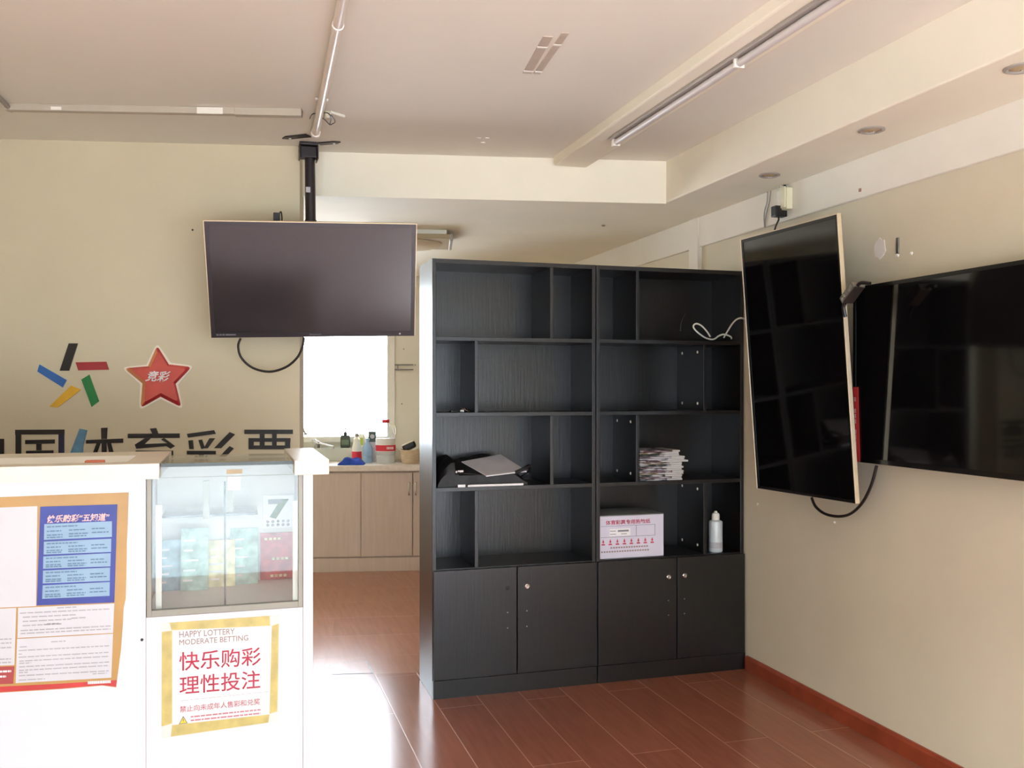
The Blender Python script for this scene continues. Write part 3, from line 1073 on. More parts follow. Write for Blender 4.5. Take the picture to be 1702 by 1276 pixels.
# splitter box wedged at the corner of the two sets
cs = onX(1407, 486, 2.190)
t = thing('splitter_box', 'small grey metal splitter box wedged between the two right televisions', 'splitter box',
          X=Matrix.Translation(cs) @ Matrix.Rotation(R(-90), 4, 'Z') @ Matrix.Rotation(R(-38), 4, 'Y'))
MB().box(-.045, .045, 0, .05, -.013, .013).build('case', M['steel'], t, bevel=.002)
MB().box(-.043, .043, .002, .048, .0132, .0146).build('top_plate', M['black_metal'], t)
pr_ = MB()
for k in range(5):
    pr_.box(-.038 + k * .016, -.028 + k * .016, -.001, .001, -.006, .006)
pr_.build('port', M['frame'], t)
for sgn, nm in ((-1, 0), (1, 1)):
    MB().tube(spline([(sgn * .044, .02, -.006), (sgn * .065, .02, -.012), (sgn * .09, .03, -.04)]), .007, 8).build('plug', M['black_plastic'], t, smooth=True)

# cables below the sets
pz = [(1349, 827), (1356, 842), (1372, 854), (1396, 858), (1416, 852), (1434, 834), (1448, 806), (1457, 774)]
pts = [onX(x, y, 2.40) for x, y in pz]
pts[0].x = pts[0].x
o = MB().tube(spline(pts), .006, 8).build('cable', M['cable'], smooth=True)
tag(o, 'black cable looping below the two right televisions', 'cable')
pp = [lpix(400, 562, .10), lpix(396, 575, .10), lpix(401, 594, .09), lpix(420, 611, .08), lpix(448, 617.5, .08), lpix(475, 610, .08), lpix(494, 594, .09), lpix(503, 575, .10), lpix(505, 560, .10)]
o = MB().tube(spline([LX @ p_ for p_ in pp]), .0055, 8).build('cable', M['cable'], smooth=True)
tag(o, 'black cable looping down below the hanging television', 'cable')
Yw = 4.42
pp = pxy([(506, 562), (514, 573), (528, 582), (545, 586), (562, 585), (578, 577), (590, 566), (596, 559)], Yw)
o = MB().tube(spline(pp), .0016, 6).build('wire', M['cable_grey'], smooth=True)
tag(o, 'thin grey wire sagging in front of the kitchen window', 'wire')
pp = pxy([(499, 560), (503, 565), (507, 570)], Yw)
# small black adapter on top of the hanging set
t = thing('adapter', 'small black adapter standing up behind the hanging television', 'adapter', onY(461, 372, 4.33))
MB().box(-.018, .012, -.012, .012, -.03, .05).build('body', M['black_plastic'], t, bevel=.003)
MB().tube(spline([(.008, 0, .045), (.016, 0, .056), (.02, 0, .03), (.02, 0, -.02)]), .0035, 6).build('lead', M['cable'], t, smooth=True)

# ceiling pole mount
PX, PY = .344, 4.425
t = thing('ceiling_mount', 'black pole mount hanging from the ceiling above the counter', 'ceiling mount', (PX, PY, ZC))
part(MB().tube([(0, 0, -.05), (.004, 0, -.40)], .024, 20).build('pole', M['black_metal'], t, smooth=True), 'upper black pole')
MB().tube([(.004, 0, -.36), (.008, 0, -.80)], .0275, 20).build('pole', M['black_metal'], t, smooth=True)
bk = MB()
bk.box(-.05, .036, -.045, .045, -.015, -.001).box(-.05, -.043, -.045, .045, -.075, -.015).box(.03, .037, -.045, .045, -.08, -.015).box(-.043, .03, -.03, .03, -.07, -.02)
bk.build('bracket', M['black_metal'], t, bevel=.003)


def ear(px0, px1, w_):
    a = onZ(*px0, ZC - .006) - Vector((PX, PY, ZC))
    b = onZ(*px1, ZC - .006) - Vector((PX, PY, ZC))
    d = (b - a).normalized()
    n2 = Vector((-d.y, d.x, 0)) * w_
    L2 = (b - a).length
    tip = b
    sh = a + d * (L2 * .78)
    m_ = MB().prism([a - n2, sh - n2, tip, sh + n2, a + n2], (0, 0, .005))
    m_.lathe([(.006, -.004), (.006, -.001)], a + d * (L2 * .7), 12, 1)
    return m_.build('ear', [M['black_metal'], M['plastic_white']], t)


ear((513, 226), (469, 231), .022)
ear((530, 240), (566, 237), .018)
MB().box(-.02, .0, -.0285, -.0255, -.235, -.21).build('label', M['ink_light'], t)

# pipes and trunking on the ceiling
p0, p1 = onZ(570, 0, 2.54), onZ(524, 222, 2.54)
p0 = p1 + (p0 - p1) * 2.6
p0.z = p1.z = 2.5375
t = thing('pipe', 'white plastic pipe running along the ceiling to the pole mount', 'pipe', p1)
MB().tube([(0, 0, 0), p0 - p1], .0165, 16).build('tube', M['pvc'], t, smooth=True)
MB().lathe([(.0165, 0), (.021, .002), (.021, .03), (.0165, .032)], (0, 0, 0), 16, X=Matrix.Rotation(R(90), 4, 'X')).build('end_collar', M['pvc'], t, smooth=True)
c_ = (p0 - p1) * .335
MB().lathe([(.0165, -.01), (.0195, -.008), (.0195, .008), (.0165, .01)], c_, 16, X=Matrix.Rotation(R(90), 4, 'X')).build('coupling', M['plastic_white'], t, smooth=True)
for f_ in (.12, .6):
    c_ = (p0 - p1) * f_
    MB().box(c_.x - .025, c_.x + .025, c_.y - .008, c_.y + .008, .012, .0195).build('clip', M['plastic_white'], t)

a, b = onZ(10, 181, 2.54), onZ(502, 190, 2.54)
d = b - a
ang = math.atan2(d.y, d.x)
t = thing('cable_trunking', 'pale cable trunking across the ceiling above the lettered wall', 'trunking', (a.x, a.y, 2.56), ang)
L_ = d.length
MB().box(0, L_, -.016, .016, -.028, -.0005).build('channel', M['trunk'], t, bevel=.002)
MB().box(L_ * .77, L_, -.019, .019, -.031, -.0005).build('cover', M['trunk'], t, bevel=.002)
part(MB().box(L_ * .645, L_ * .732, -.0205, -.0165, -.030, -.004).build('tape_patch', M['plastic_white'], t), 'white tape patch')
MB().box(L_ * .155, L_ * .19, -.0180, -.0165, -.025, -.012).build('tape_patch', M['plastic_white'], t)
a2 = onZ(-14, 150, 2.545)
b2 = onZ(19, 183, 2.545)
o = MB().tube([a2 + (a2 - b2) * 4, b2], .010, 10).build('conduit', M['cable_grey'], smooth=True)
tag(o, 'thin grey conduit running forward from the trunking corner at far left', 'conduit')

# loose wires beside the bracket
t = thing('wire_bundle', 'loose wires and white connector on the ceiling beside the pole', 'wires', onZ(545, 190, 2.55))
B = lambda x, y, z: onZ(x, y, z) - t.location
t_loc = t.location.copy()
MB().tube([onZ(549, 186, 2.552) - t_loc, onZ(572, 193, 2.552) - t_loc], .006, 8).build('connector', M['plastic_white'], t, smooth=True)
MB().tube(spline([onZ(x, y, 2.53) - t_loc for x, y in ((533, 194), (541, 200), (548, 207), (552, 206), (557, 202), (552, 193), (547, 190))]), .0022, 6).build('wire', M['cable'], t, smooth=True)
MB().tube(spline([onZ(x, y, 2.54) - t_loc for x, y in ((515, 197), (519, 190), (530, 188), (545, 188), (550, 197), (548, 207))]), .0022, 6).build('wire', M['cable'], t, smooth=True)
MB().box(-.014, .012, -.02, .02, -.010, .009).build('terminal', M['plastic_cream'], t, bevel=.003)

# strip light beside the rib
a = onZ(1022, 233, 2.505)
t = thing('strip_light', 'long unlit strip light running along the ceiling rib', 'strip light', (1.612, a.y, 2.5165))
y1 = YF + .1 - a.y
MB().box(-.028, .028, y1, 0, -.014, -.0003).build('batten', M['tube_metal'], t, bevel=.003)
MB().tube([(-.004, -.02, -.028), (-.004, y1 + .02, -.028)], .013, 14).build('tube', M['tube_glass'], t, smooth=True)
for yy in (-.02, y1 + .02):
    MB().box(-.02, .014, yy - .012, yy + .012, -.044, -.013).build('tube_holder', M['plastic_white'], t, bevel=.003)
for yy in (-1.05, -2.3):
    MB().box(-.022, .016, yy - .006, yy + .006, -.043, -.013).build('clip', M['plastic_white'], t, bevel=.002)

# downlights
for (x, y), lab in (((1279, 290), 'recessed downlight in the soffit above the portrait television, farthest from camera'), ((1449, 215), 'middle recessed downlight in the right soffit'), ((1697, 112), 'nearest recessed downlight at the right picture edge')):
    p_ = onZ(x, y, ZS)
    t = thing('downlight', lab, 'downlight', (p_.x, p_.y, ZS), group='downlights in the soffit')
    MB().lathe([(.046, -.0005), (.047, -.005), (.040, -.008), (.034, -.006), (.033, -.001)], n=28).build('ring', M['tube_metal'], t, smooth=True)
    MB().lathe([(.032, -.0015), (.022, -.006), (.008, -.008), (.001, -.008)], n=20).build('bulb', M['lamp_frame'], t, smooth=True)
    MB().lathe([(.006, -.008), (.005, -.0095), (.001, -.010)], (.004, 0, 0), n=10).build('bulb_tip', M['chrome'], t, smooth=True)

# traces left on the ceiling
for (q0, q1, w_), lab in ((((876, 121), (911, 60), .016), 'left strip of glue residue on the ceiling'), (((892, 122), (940, 54), .012), 'right strip of glue residue on the ceiling')):
    a, b = onZ(*q0, ZC), onZ(*q1, ZC)
    d = (b - a).normalized()
    n2 = Vector((-d.y, d.x, 0)) * w_
    o = MB().prism([a - n2, b - n2, b + n2, a + n2], (0, 0, -.003)).build('glue_strip', M['tape'])
    tag(o, lab, 'glue strip', 'glue strips on the ceiling')
    for f_ in (.05, .72):
        c_ = a.lerp(b, f_)
        MB().prism([c_ - n2 * 1.1, c_ - n2 * 1.1 + d * .012, c_ + n2 * 1.1 + d * .012, c_ + n2 * 1.1], (0, 0, -.0045)).build('tape_end', M['plastic_white'], o)
for (x, y), lab in (((796, 229.5), 'left dot of white filler on the ceiling'), ((810, 229.5), 'right dot of white filler on the ceiling'), ((803, 237), 'lower dot of white filler on the ceiling')):
    p_ = onZ(x, y, ZC)
    o = MB().lathe([(.010, -.003), (.011, 0)], p_, 12).build('filler_dot', M['plastic_white'])
    tag(o, lab, 'filler dot', 'filler dots on the ceiling')

# ------------------------------------------------------------------ things on the right wall
BX = XR - .018
p_ = onX(1302, 331, BX - .02)
t = thing('junction_box', 'cream plastic junction box on the white band above the portrait television', 'junction box', (BX, p_.y, p_.z))
MB().box(-.032, 0, -.045, .032, -.052, .048).build('case', M['plastic_cream'], t, bevel=.004)
MB().box(-.039, -.032, -.04, -.004, -.045, .052).build('cover', M['plastic_cream'], t, bevel=.003)
MB().box(-.036, -.032, .0, .028, -.03, .04).build('cover', M['plastic_white'], t, bevel=.003)
MB().tube(spline([(-.02, .04, .0), (-.02, .055, .04), (-.02, .035, .07), (-.02, .005, .06), (-.02, -.01, .045)]), .005, 8).build('lead', M['cable_white'], t, smooth=True)
MB().tube(spline([(-.012, -.005, .045), (-.012, .0, .06), (-.01, .01, .075), (-.008, .02, .082)]), .006, 8).build('cable', M['cable'], t, smooth=True)
p_ = onX(1289, 351, BX - .05)
t = thing('power_adapter', 'black plug adapter hanging below the cream junction box', 'adapter', (BX, p_.y, p_.z))
MB().box(-.062, -.0005, -.021, .021, -.026, .024).build('body', M['black_plastic'], t, bevel=.004)
MB().tube(spline([(-.04, -.008, -.024), (-.04, -.010, -.04), (-.04, .004, -.055), (-.045, .01, -.075), (-.05, .012, -.10)]), .004, 8).build('lead', M['cable'], t, smooth=True)
pp = [onX(x, y, BX - .006) for x, y in ((1276, 317), (1275, 335), (1271, 350), (1270, 364), (1271, 378))]
pp2 = [onX(x, y, BX - .006) for x, y in ((1281, 317), (1279, 335), (1275, 350), (1272, 366), (1272, 378))]
t = thing('wire_pair', 'pair of thin grey wires down the white band beside the junction box', 'wires', (0, 0, 0))
for q in (pp, pp2):
    MB().tube(spline(q), .0028, 6).build('wire', M['cable_grey'], t, smooth=True)

p_ = onX(1463, 413, XR)
n_ = 16
o = MB().prism([(XR, p_.y + (.033 + .004 * math.sin(k * 2.3)) * math.cos(2 * math.pi * k / n_), p_.z + (.040 + .004 * math.cos(k * 3.1)) * math.sin(2 * math.pi * k / n_)) for k in range(n_)], (-.003, 0, 0)).build('plaster_patch', M['plaster'])
tag(o, 'round white plaster patch on the tan wall', 'plaster patch')
t = thing('wall_anchor', 'dark metal hook plate above the wide right television', 'wall hook', onX(1493, 410, XR))
MB().box(-.006, 0, -.008, .008, -.03, .036).build('plate', M['steel'], t, bevel=.002)
MB().lathe([(.008, 0), (.007, .006), (.001, .007)], (-.002, 0, -.034), 12, X=Matrix.Rotation(R(-90), 4, 'Y')).build('screw', M['plastic_white'], t, smooth=True)
for (x, y), lab in (((1260, 838), 'white wall plug left below the portrait television'), ((1388, 868), 'white wall plug under the black cable loop'), ((1516, 421), 'tiny white wall plug right of the hook plate')):
    p_ = onX(x, y, XR)
    o = MB().lathe([(.006, 0), (.0065, .004), (.002, .007)], p_, 10, X=Matrix.Rotation(R(-90), 4, 'Y')).build('wall_plug', M['plastic_white'], smooth=True)
    tag(o, lab, 'wall plug', 'wall plugs on the tan wall')
p_ = onX(1234, 640, XR)
o = MB().box(XR - .012, XR - .0002, 4.0, 4.03, p_.z - .02, p_.z + .012).build('cable_clip', M['plastic_white'], bevel=.003)
tag(o, 'small white clip on the wall beside the right bookcase', 'clip')
p_ = onX(1430, 316, BX)
o = MB().box(BX - .004, BX, p_.y - .006, p_.y + .006, p_.z - .006, p_.z + .007).build('rawl_plug', M['rust'])
tag(o, 'small rusty screw stub on the white band', 'screw stub')

# ================================================================== SERVICE COUNTER
CY = 3.16                                           # plane of the counter front
CXR, CXG0, CXG1 = .2565, -.266, .222                # right end, glass opening
CYB = 3.74
zTop, zSl = 1.170, 1.121
t = thing('service_counter', 'white lacquered service counter with off white worktop', 'counter', (0, CY, 0))
cL_ = -1.95
MB().box(cL_, CXG0 - .002, 0, .02, .0, zSl).build('front_panel', M['lacquer'], t, bevel=.002)
MB().box(CXG0 - .001, CXR - .034, 0, .02, .0, .675).build('front_panel', M['lacquer'], t)
MB().box(CXR - .033, CXR, 0, CYB - CY, 0, zSl).build('side_panel', M['lacquer'], t, bevel=.002)
MB().box(CXG0 - .022, CXG0 - .003, .021, CYB - CY, 0, zSl).build('side_panel', M['lacquer'], t)
MB().box(cL_, cL_ + .03, .021, CYB - CY, 0, zSl).build('side_panel', M['lacquer'], t)
wtL = -.226
# worktop left piece with a sunken tray
tx0, tx1, ty0, ty1 = -1.5, -.33, .06, .36
w_ = MB()
for a in ((cL_, wtL, -.04, ty0), (cL_, wtL, ty1, CYB - CY), (cL_, tx0, ty0, ty1), (tx1, wtL, ty0, ty1)):
    w_.box(a[0], a[1], a[2], a[3], zSl + .0005, zTop)
w_.build('worktop', M['worktop'], t)
MB().box(tx0, tx1, ty0, ty1, zSl + .0005, zTop - .022).build('tray', M['tray'], t)
MB().box(.193, .306, -.04, CYB - CY + .03, zSl + .0005, zTop).build('worktop', M['worktop'], t, bevel=.002)
o = MB().box(-.46, -.40, CY + .085, CY + .105, zTop - .0215, zTop + .006).build('bulldog_clip', M['orange'], bevel=.004)
tag(o, 'small orange red clip lying in the counter tray', 'clip')

# display case let into the counter
t = thing('display_case', 'glass fronted display case set into the white counter', 'display case', (0, CY, 0))
g0, g1, z0, z1 = CXG0 + .001, CXG1, .677, 1.1655
fr = MB()
fw_ = .014
zL = zSl - .001
fr.box(g0, g0 + fw_, -.006, .016, z0, zL).box(g1 - fw_, g1, -.006, .016, z0, zL).box(g0 + fw_, g1 - fw_, -.006, .016, z0, z0 + fw_ + .006)
fr.build('frame', M['frame'], t, bevel=.001)
MB().box(g0 + fw_ + .001, g1 - fw_ - .001, .002, .007, z0 + .02, zL).build('front_glass', M['case_glass'], t)
MB().box(wtL + .002, .191, .002, .007, zL + .001, z1).build('front_glass', M['case_glass'], t)
MB().box(wtL + .002, .191, .008, .40, z1 - .008, z1).build('top_glass', M['case_glass'], t)
part(MB().box(wtL + .002, .191, -.003, .0015, z1 - .010, z1 + .001).build('glass_edge', M['edge_glass'], t), 'dark polished glass edge')
MB().box(g0, g1, .42, .435, .68, zSl).build('back_panel', M['inner'], t)
MB().box(g0, g1, .022, .42, .676, .690).build('base_panel', M['inner'], t)
MB().box(g0 + .03, g1 - .14, .20, .41, .965, .971).build('glass_shelf', M['case_glass'], t)
part(MB().box(g0 + .024, g0 + .042, .03, .045, .69, 1.03).build('corner_post', M['plastic_white'], t), 'white corner post')
MB().box(g1 - .031, g1 - .015, .018, .032, .69, 1.03).build('corner_post', M['plastic_white'], t)
dd = MB().box(-.03, -.024, .035, .041, .69, 1.10).build('sliding_glass_edge', M['edge_glass'], t)
MB().box(-.022, .028, -.002, .001, 1.128, 1.142).build('latch', M['lamp_frame'], t)
part(MB().box(-.018, .022, -.001, .0015, 1.075, 1.118).build('sticker', M['paper'], t), 'white square sticker on the glass')
MB().box(-.024, 0, .18, .19, .98, 1.10).build('hanging_strip', M['frame'], t)
MB().box(-.10, -.08, .18, .19, .96, 1.09).build('hanging_strip', M['frame'], t)

# inside the case
CYI = CY + .41
p_ = lambda x, y: onY(x, y, CYI)
a, b = p_(437, 878), p_(487, 822)
t = thing('calendar', 'wall calendar page with a big green seven inside the display case', 'calendar', (0, CYI, 0))
MB().box(a.x, b.x, 0, .006, a.z, b.z).build('page', M['paper'], t)
w_, h_ = b.x - a.x, b.z - a.z
text('7', 'numeral', M['cal_green'], t, a.x + w_ * .18, a.x + w_ * .86, a.z + h_ * .28, a.z + h_ * .88, -.001, .05)
part(MB().box(a.x + w_ * .17, a.x + w_ * .62, -.0016, 0, a.z + h_ * .74, a.z + h_ * .87).build('numeral_bar', M['cal_grey'], t), 'grey bar of the numeral')
dt = MB()
for r_ in range(2):
    for k in range(5):
        dt.lathe([(.0058, 0), (.005, .0015)], (a.x + w_ * (.16 + .17 * k), -.0002, a.z + h_ * (.15 - .105 * r_ + .05)), 12, X=Matrix.Rotation(R(90), 4, 'X'))
dt.build('day_marks', M['cal_grey'], t)
t = thing('ticket_poster', 'red scratch ticket poster below the calendar in the display case', 'poster', (0, CYI, 0))
a, b = p_(433, 1005), p_(487, 884)
MB().box(a.x, b.x, .001, .006, max(a.z, .692), b.z).build('sheet', M['ticket_c'], t)
st = MB()
for k, (fx, fz) in enumerate(((.12, .9), (.35, .62), (.3, .38), (.2, .12))):
    x, z = a.x + (b.x - a.x) * fx, a.z + (b.z - a.z) * fz
    for j in range(4):
        st.box(x + j * .016, x + j * .016 + .011, -.001, .001, z, z + .009)
st.build('lettering', M['ticket_b'], t)
spec = [('ticket_a', (300, 985, 880), 'green'), ('ticket_d', (256, 1000, 900), 'pale blue'), ('ticket_b', (345, 1000, 900), 'yellow'), ('ticket_a', (383, 960, 880), 'second green')]
lab = {0: 'green scratch ticket sheet standing left of centre inside the display case', 1: 'pale blue scratch ticket sheet at the left end of the display case',
       2: 'yellow scratch ticket sheet at the middle of the display case', 3: 'green scratch ticket sheet nearest the red poster in the display case'}
for i, (m_, (x, yb, yt), c_) in enumerate(spec):
    Yi = CY + .30 + .02 * i
    a, b = onY(x, yb, Yi), onY(x + 46, yt, Yi)
    o = MB().prism([(a.x, Yi, .6905), (b.x, Yi, .6905), (b.x, Yi + .05, b.z - (.0 if b.z < .96 else .0)), (a.x, Yi + .05, b.z)], (0, .004, 0)).build('ticket_sheet', M[m_])
    tag(o, lab[i], 'ticket sheet', 'scratch tickets in the display case')
    pr = MB()
    for r_ in range(5):
        f0 = .15 + r_ * .16
        q0 = Vector((a.x + .008, Yi + .05 * f0 - .001, .6905 + (b.z - .6905) * f0))
        pr.box(q0.x, q0.x + (b.x - a.x) * (.35 + .1 * (r_ % 3)), q0.y - .001, q0.y + .001, q0.z, q0.z + .006)
    pr.build('printing', M['ink_white'], o)

# ---------------- posters on the counter front
PYC = CY - .0025


def cp(x, y, d=0.):
    q = onY(x, y, CY - .002 - d)
    q.y = -.002 - d
    return q


def sheet(name, mt, parent, pts, d, th=.001):
    return MB().prism([cp(x, y, d) for x, y in pts], (0, th, 0)).build(name, M[mt], parent)


def rows(name, mt, parent, quad, specs, d, hgt):
    """lines of small print inside a quad (tl, tr, br, bl): specs are (u0, u1, v)"""
    tl, tr, br, bl = [cp(x, y, d) for x, y in quad]
    mb = MB()
    for u0, u1, v in specs:
        u = u0
        while u < u1:
            uu = min(u1, u + random.uniform(.03, .09))
            l_, r2 = tl.lerp(bl, v), tr.lerp(br, v)
            a_, b_ = l_.lerp(r2, u), l_.lerp(r2, uu)
            mb.prism([a_, b_, b_ + Vector((0, 0, hgt)), a_ + Vector((0, 0, hgt))], (0, -.0004, 0))
            u = uu + .012
    return mb.build(name, M[mt], parent)


t = thing('notice_poster', 'large gold edged notice poster taped to the counter front', 'poster', (0, CY, 0))
sheet('backing', 'gold', t, [(-120, 831), (0, 826), (100, 822), (214, 818), (212.5, 870), (211, 900), (210, 960), (209, 995), (205.5, 1010), (204, 1040), (201, 1080), (197, 1110), (193, 1142), (170, 1139), (100, 1145), (0, 1151), (-120, 1158)], 0, .0015)
sheet('panel', 'poster_paper', t, [(-100, 847), (62, 841), (60, 1007), (-100, 1014)], .0008)
pB = [(-100, 1016), (27, 1010), (24, 1105), (-100, 1110)]
sheet('panel', 'poster_paper', t, pB, .0008)
pC = [(30, 1010), (190, 1002.5), (188, 1051.5), (29, 1060)]
sheet('panel', 'poster_paper', t, pC, .0008)
pD = [(28.5, 1061.5), (188, 1053), (185, 1126), (26, 1135)]
sheet('panel', 'poster_paper', t, pD, .0008)
part(sheet('red_panel', 'red_dull', t, [(-100, 1112), (24, 1107), (22, 1136), (-100, 1141)], .0008), 'dull red corner panel')
part(sheet('footer', 'red', t, [(-118, 1148), (0, 1141), (100, 1136), (194.5, 1130), (192.5, 1141), (170, 1138), (100, 1144), (0, 1150), (-118, 1157)], .0008), 'red footer strip')
rows('lettering', 'ink_light', t, pC, [(.02, .95, .2), (.05, .6, .34), (.05, .55, .48), (.55, .7, .45), (.05, .45, .62), (.3, .42, .6), (.03, .97, .78), (.03, .97, .88), (.4, .6, .08)], .0014, .0035)
rows('lettering', 'ink_light', t, pD, [(.35, .5, .12), (.03, .1, .2), (.02, .97, .28), (.02, .06, .36), (.02, .97, .43), (.03, .97, .52), (.03, .15, .57), (.03, .97, .65), (.03, .97, .73), (.03, .12, .78), (.03, .97, .85), (.8, .95, .9), (.03, .3, .95)], .0014, .0032)
rows('lettering', 'ink_light', t, pB, [(0, .95, .55), (0, .95, .62), (0, .95, .70), (0, .95, .9), (0, .95, .96)], .0014, .004)
rows('footer_print', 'ink_white', t, [(146, 1131), (184, 1129), (184, 1137), (146, 1139)], [(0, 1, .72)], .0014, .009)
rows('footer_print', 'ink_white', t, [(-60, 1112), (23, 1108), (22, 1136), (-60, 1140)], [(0, .95, .3), (.2, .85, .6), (.2, .6, .82)], .0014, .006)

t = thing('information_sheet', 'blue information sheet with five pale panels stuck on the gold poster', 'information sheet', (0, CY, 0))
sheet('backing', 'blue', t, [(67, 842), (195, 838), (190, 1001), (61, 1006)], .0022)
text('快乐购彩“五知道”', 'title', M['title'], t, 0, 0, 0, 0, bold=.03, shear=.15, quad=[cp(77, 869, .0032), cp(182, 865.5, .0032), cp(182, 852, .0032), cp(79, 856, .0032)])
for k, q in enumerate(([(73.5, 871), (186, 866), (186, 892), (73, 897)], [(73, 900), (185, 895), (184.5, 917), (72.5, 921.5)], [(72, 924.5), (184, 919), (183.5, 941), (71.5, 945)],
                       [(71.5, 948), (183, 943), (182.5, 965), (71, 969.5)], [(71, 972.5), (182.5, 967), (182, 990), (70, 995)])):
    pn = sheet('panel', 'sky_blue', t, q, .0030, .0007)
    rows('lettering', 'ink_blue', pn, q, [(.04, .5, .22), (.04, .25, .5), (.36, .6, .48), (.7, .9, .46), (.04, .27, .75), (.36, .64, .72), (.7, .95, .7), (.04, .27, .9), (.36, .62, .88)], .0036, .0035)

t = thing('warning_notice', 'square gold bordered notice with red characters under the display case', 'notice', (0, CY, 0))
sheet('film', 'film', t, [(268, 1035.5), (464, 1021.5), (461, 1199), (268.5, 1227)], 0, .0015)
for nm, q in (('left', [(269, 1050), (286, 1048), (286, 1202), (268.5, 1207)]), ('top', [(282, 1034.8), (448, 1023.2), (449, 1039.5), (285, 1047)]),
              ('right', [(452, 1040), (463.5, 1036), (461, 1182), (448, 1186)]), ('bottom', [(286, 1205), (448, 1187), (446, 1200.5), (284, 1224)])):
    part(sheet('border', 'gold2', t, q, .0008), 'pale gold border strip')
sheet('panel', 'paper', t, [(286.3, 1047.5), (451.5, 1040), (447.5, 1186.5), (286.5, 1204)], .0010)


def tq(body, mt, nm, xl, ylb, ylt, xr, yrb, yrt, bold=0):
    text(body, nm, M[mt], t, 0, 0, 0, 0, bold=bold, quad=[cp(xl, ylb, .0022), cp(xr, yrb, .0022), cp(xr, yrt, .0022), cp(xl, ylt, .0022)])


tq('HAPPY LOTTERY', 'ink_brown', 'lettering', 298, 1059.8, 1049, 390, 1053.5, 1044)
tq('MODERATE BETTING', 'ink_brown', 'lettering', 298, 1072.2, 1063, 412.5, 1064, 1055)
tq('快乐购彩', 'ink_red', 'lettering', 298, 1115, 1084, 433.5, 1105, 1075, .004)
tq('理性投注', 'ink_red', 'lettering', 298.5, 1154.5, 1124, 432.5, 1143.5, 1113, .004)
tq('禁止向未成年人售彩和兑奖', 'ink_pink', 'lettering', 299, 1184, 1173.5, 432, 1170.5, 1160, .006)
rows('rule', 'ink_light', t, [(301, 1164), (446, 1149), (446, 1150), (301, 1165)], [(0, 1, .5)], .0014, .001)
rows('lettering', 'ink_pink', t, [(317, 1188), (433, 1176), (433, 1188), (317, 1200)], [(0, 1, .35), (0, 1, .85)], .0014, .0045)
wt = sheet('warning_triangle', 'cal_grey', t, [(297, 1203.5), (304.5, 1189.5), (312, 1201.5)], .0014)
sheet('triangle_face', 'warn', wt, [(298.8, 1202.3), (304.5, 1192), (310.3, 1200.8)], .0018, .0006)
sheet('exclamation_mark', 'cal_grey', wt, [(304, 1194.5), (305.4, 1194.5), (305, 1199), (304.3, 1199)], .0022, .0006)

# ================================================================== KITCHEN
t = thing('kitchen_cabinet', 'greige kitchen base cabinets under the window', 'kitchen cabinet', X=KX)
zk = .772
MB().box(-1.2, 1.45, .02, .50, .105, zk).build('carcass', M['cab'], t)
MB().box(-1.2, 1.45, .0, .03, 0, .105).build('plinth', M['cab'], t)
d1 = kpix(600, 800, 0).x
d2 = kpix(686, 800, 0).x
for a, b, hx in ((-.8, -.36, None), (-.356, d1 - .002, None), (d1 + .002, d2 - .004, d2 - .03), (d2 + .004, d2 + .44, d2 + .022)):
    dr = MB().box(a, b, -.002, .018, .115, zk - .012).build('door', M['cab'], t, bevel=.0015)
    if hx:
        zh = kpix(680, 812, 0).z
        hb = MB().tube(spline([(hx, -.003, zh + .045), (hx, -.026, zh + .04), (hx, -.026, zh - .04), (hx, -.003, zh - .045)]), .0045, 8)
        for dz in (.045, -.045):
            hb.lathe([(.008, 0), (.007, .004), (.001, .005)], (hx, -.002, zh + dz), 10, X=Matrix.Rotation(R(90), 4, 'X'))
        hb.build('handle', M['chrome'], dr, smooth=True)
t = thing('kitchen_worktop', 'pale kitchen worktop under the window', 'worktop', X=KX)
MB().box(-1.2, 1.45, -.022, KD - .001, zk + .001, .818).build('slab', M['cabtop'], t, bevel=.003)
LZ = .925
MB().box(-1.2, WX1 + .045, KD - .13, KD - .022, .8185, LZ).build('ledge', M['tile'], t, bevel=.004)

zT = .8185


def kthing(name, label, cat, x, y, z=None, d=None, px=None):
    """stands at the picture point (x, y) on the worktop or at depth d"""
    q = kpix(x, y, d)
    w_ = KX @ Vector((q.x, q.y, zT if z is None else z))
    return thing(name, label, cat, X=Matrix.Translation(w_) @ Matrix.Rotation(ROT_KIT, 4, 'Z'))


S = 7.5 / 1531          # metres per picture pixel at the kitchen wall
# soap pump
t = kthing('soap_dispenser', 'dark green pump soap bottle on the window ledge', 'soap bottle', 574, 743, LZ + .0005, KD - .075)
MB().box(-.038, .038, -.024, .024, 0, .10).build('body', M['soap'], t, bevel=.008, seg=3)
part(MB().box(-.03, .03, -.0252, -.0243, .025, .065).build('label', M['soaplabel'], t), 'pale green label')
pm = MB().lathe([(.015, .10), (.014, .125), (.006, .128), (.005, .15), (.009, .152), (.009, .160), (.002, .161)], n=16)
pm.tube([(0, 0, .156), (.0, -.032, .154)], .004)
pm.build('pump', M['soap'], t, smooth=True)
# faucet
t = kthing('faucet', 'worn chrome tap lying low along the ledge beside the soap bottle', 'tap', 540, 743, LZ + .0005, KD - .085)
MB().tube(spline([(-.085, -.01, .058), (-.07, -.02, .048), (-.03, -.035, .035), (.02, -.05, .022), (.065, -.06, .012), (.075, -.06, -.005)]), [.018] * 6 + [.016] * 8 + [.010] * 26 + [.012], 10).build('spout', M['chrome'], t, smooth=True)
MB().lathe([(.024, 0), (.022, .02), (.016, .03), (.016, .05), (.012, .054)], (-.06, -.012, 0), 16).build('base', M['steel'], t, smooth=True)
MB().tube([(-.07, -.012, .055), (-.10, -.02, .066)], .006).build('lever', M['steel'], t, smooth=True)
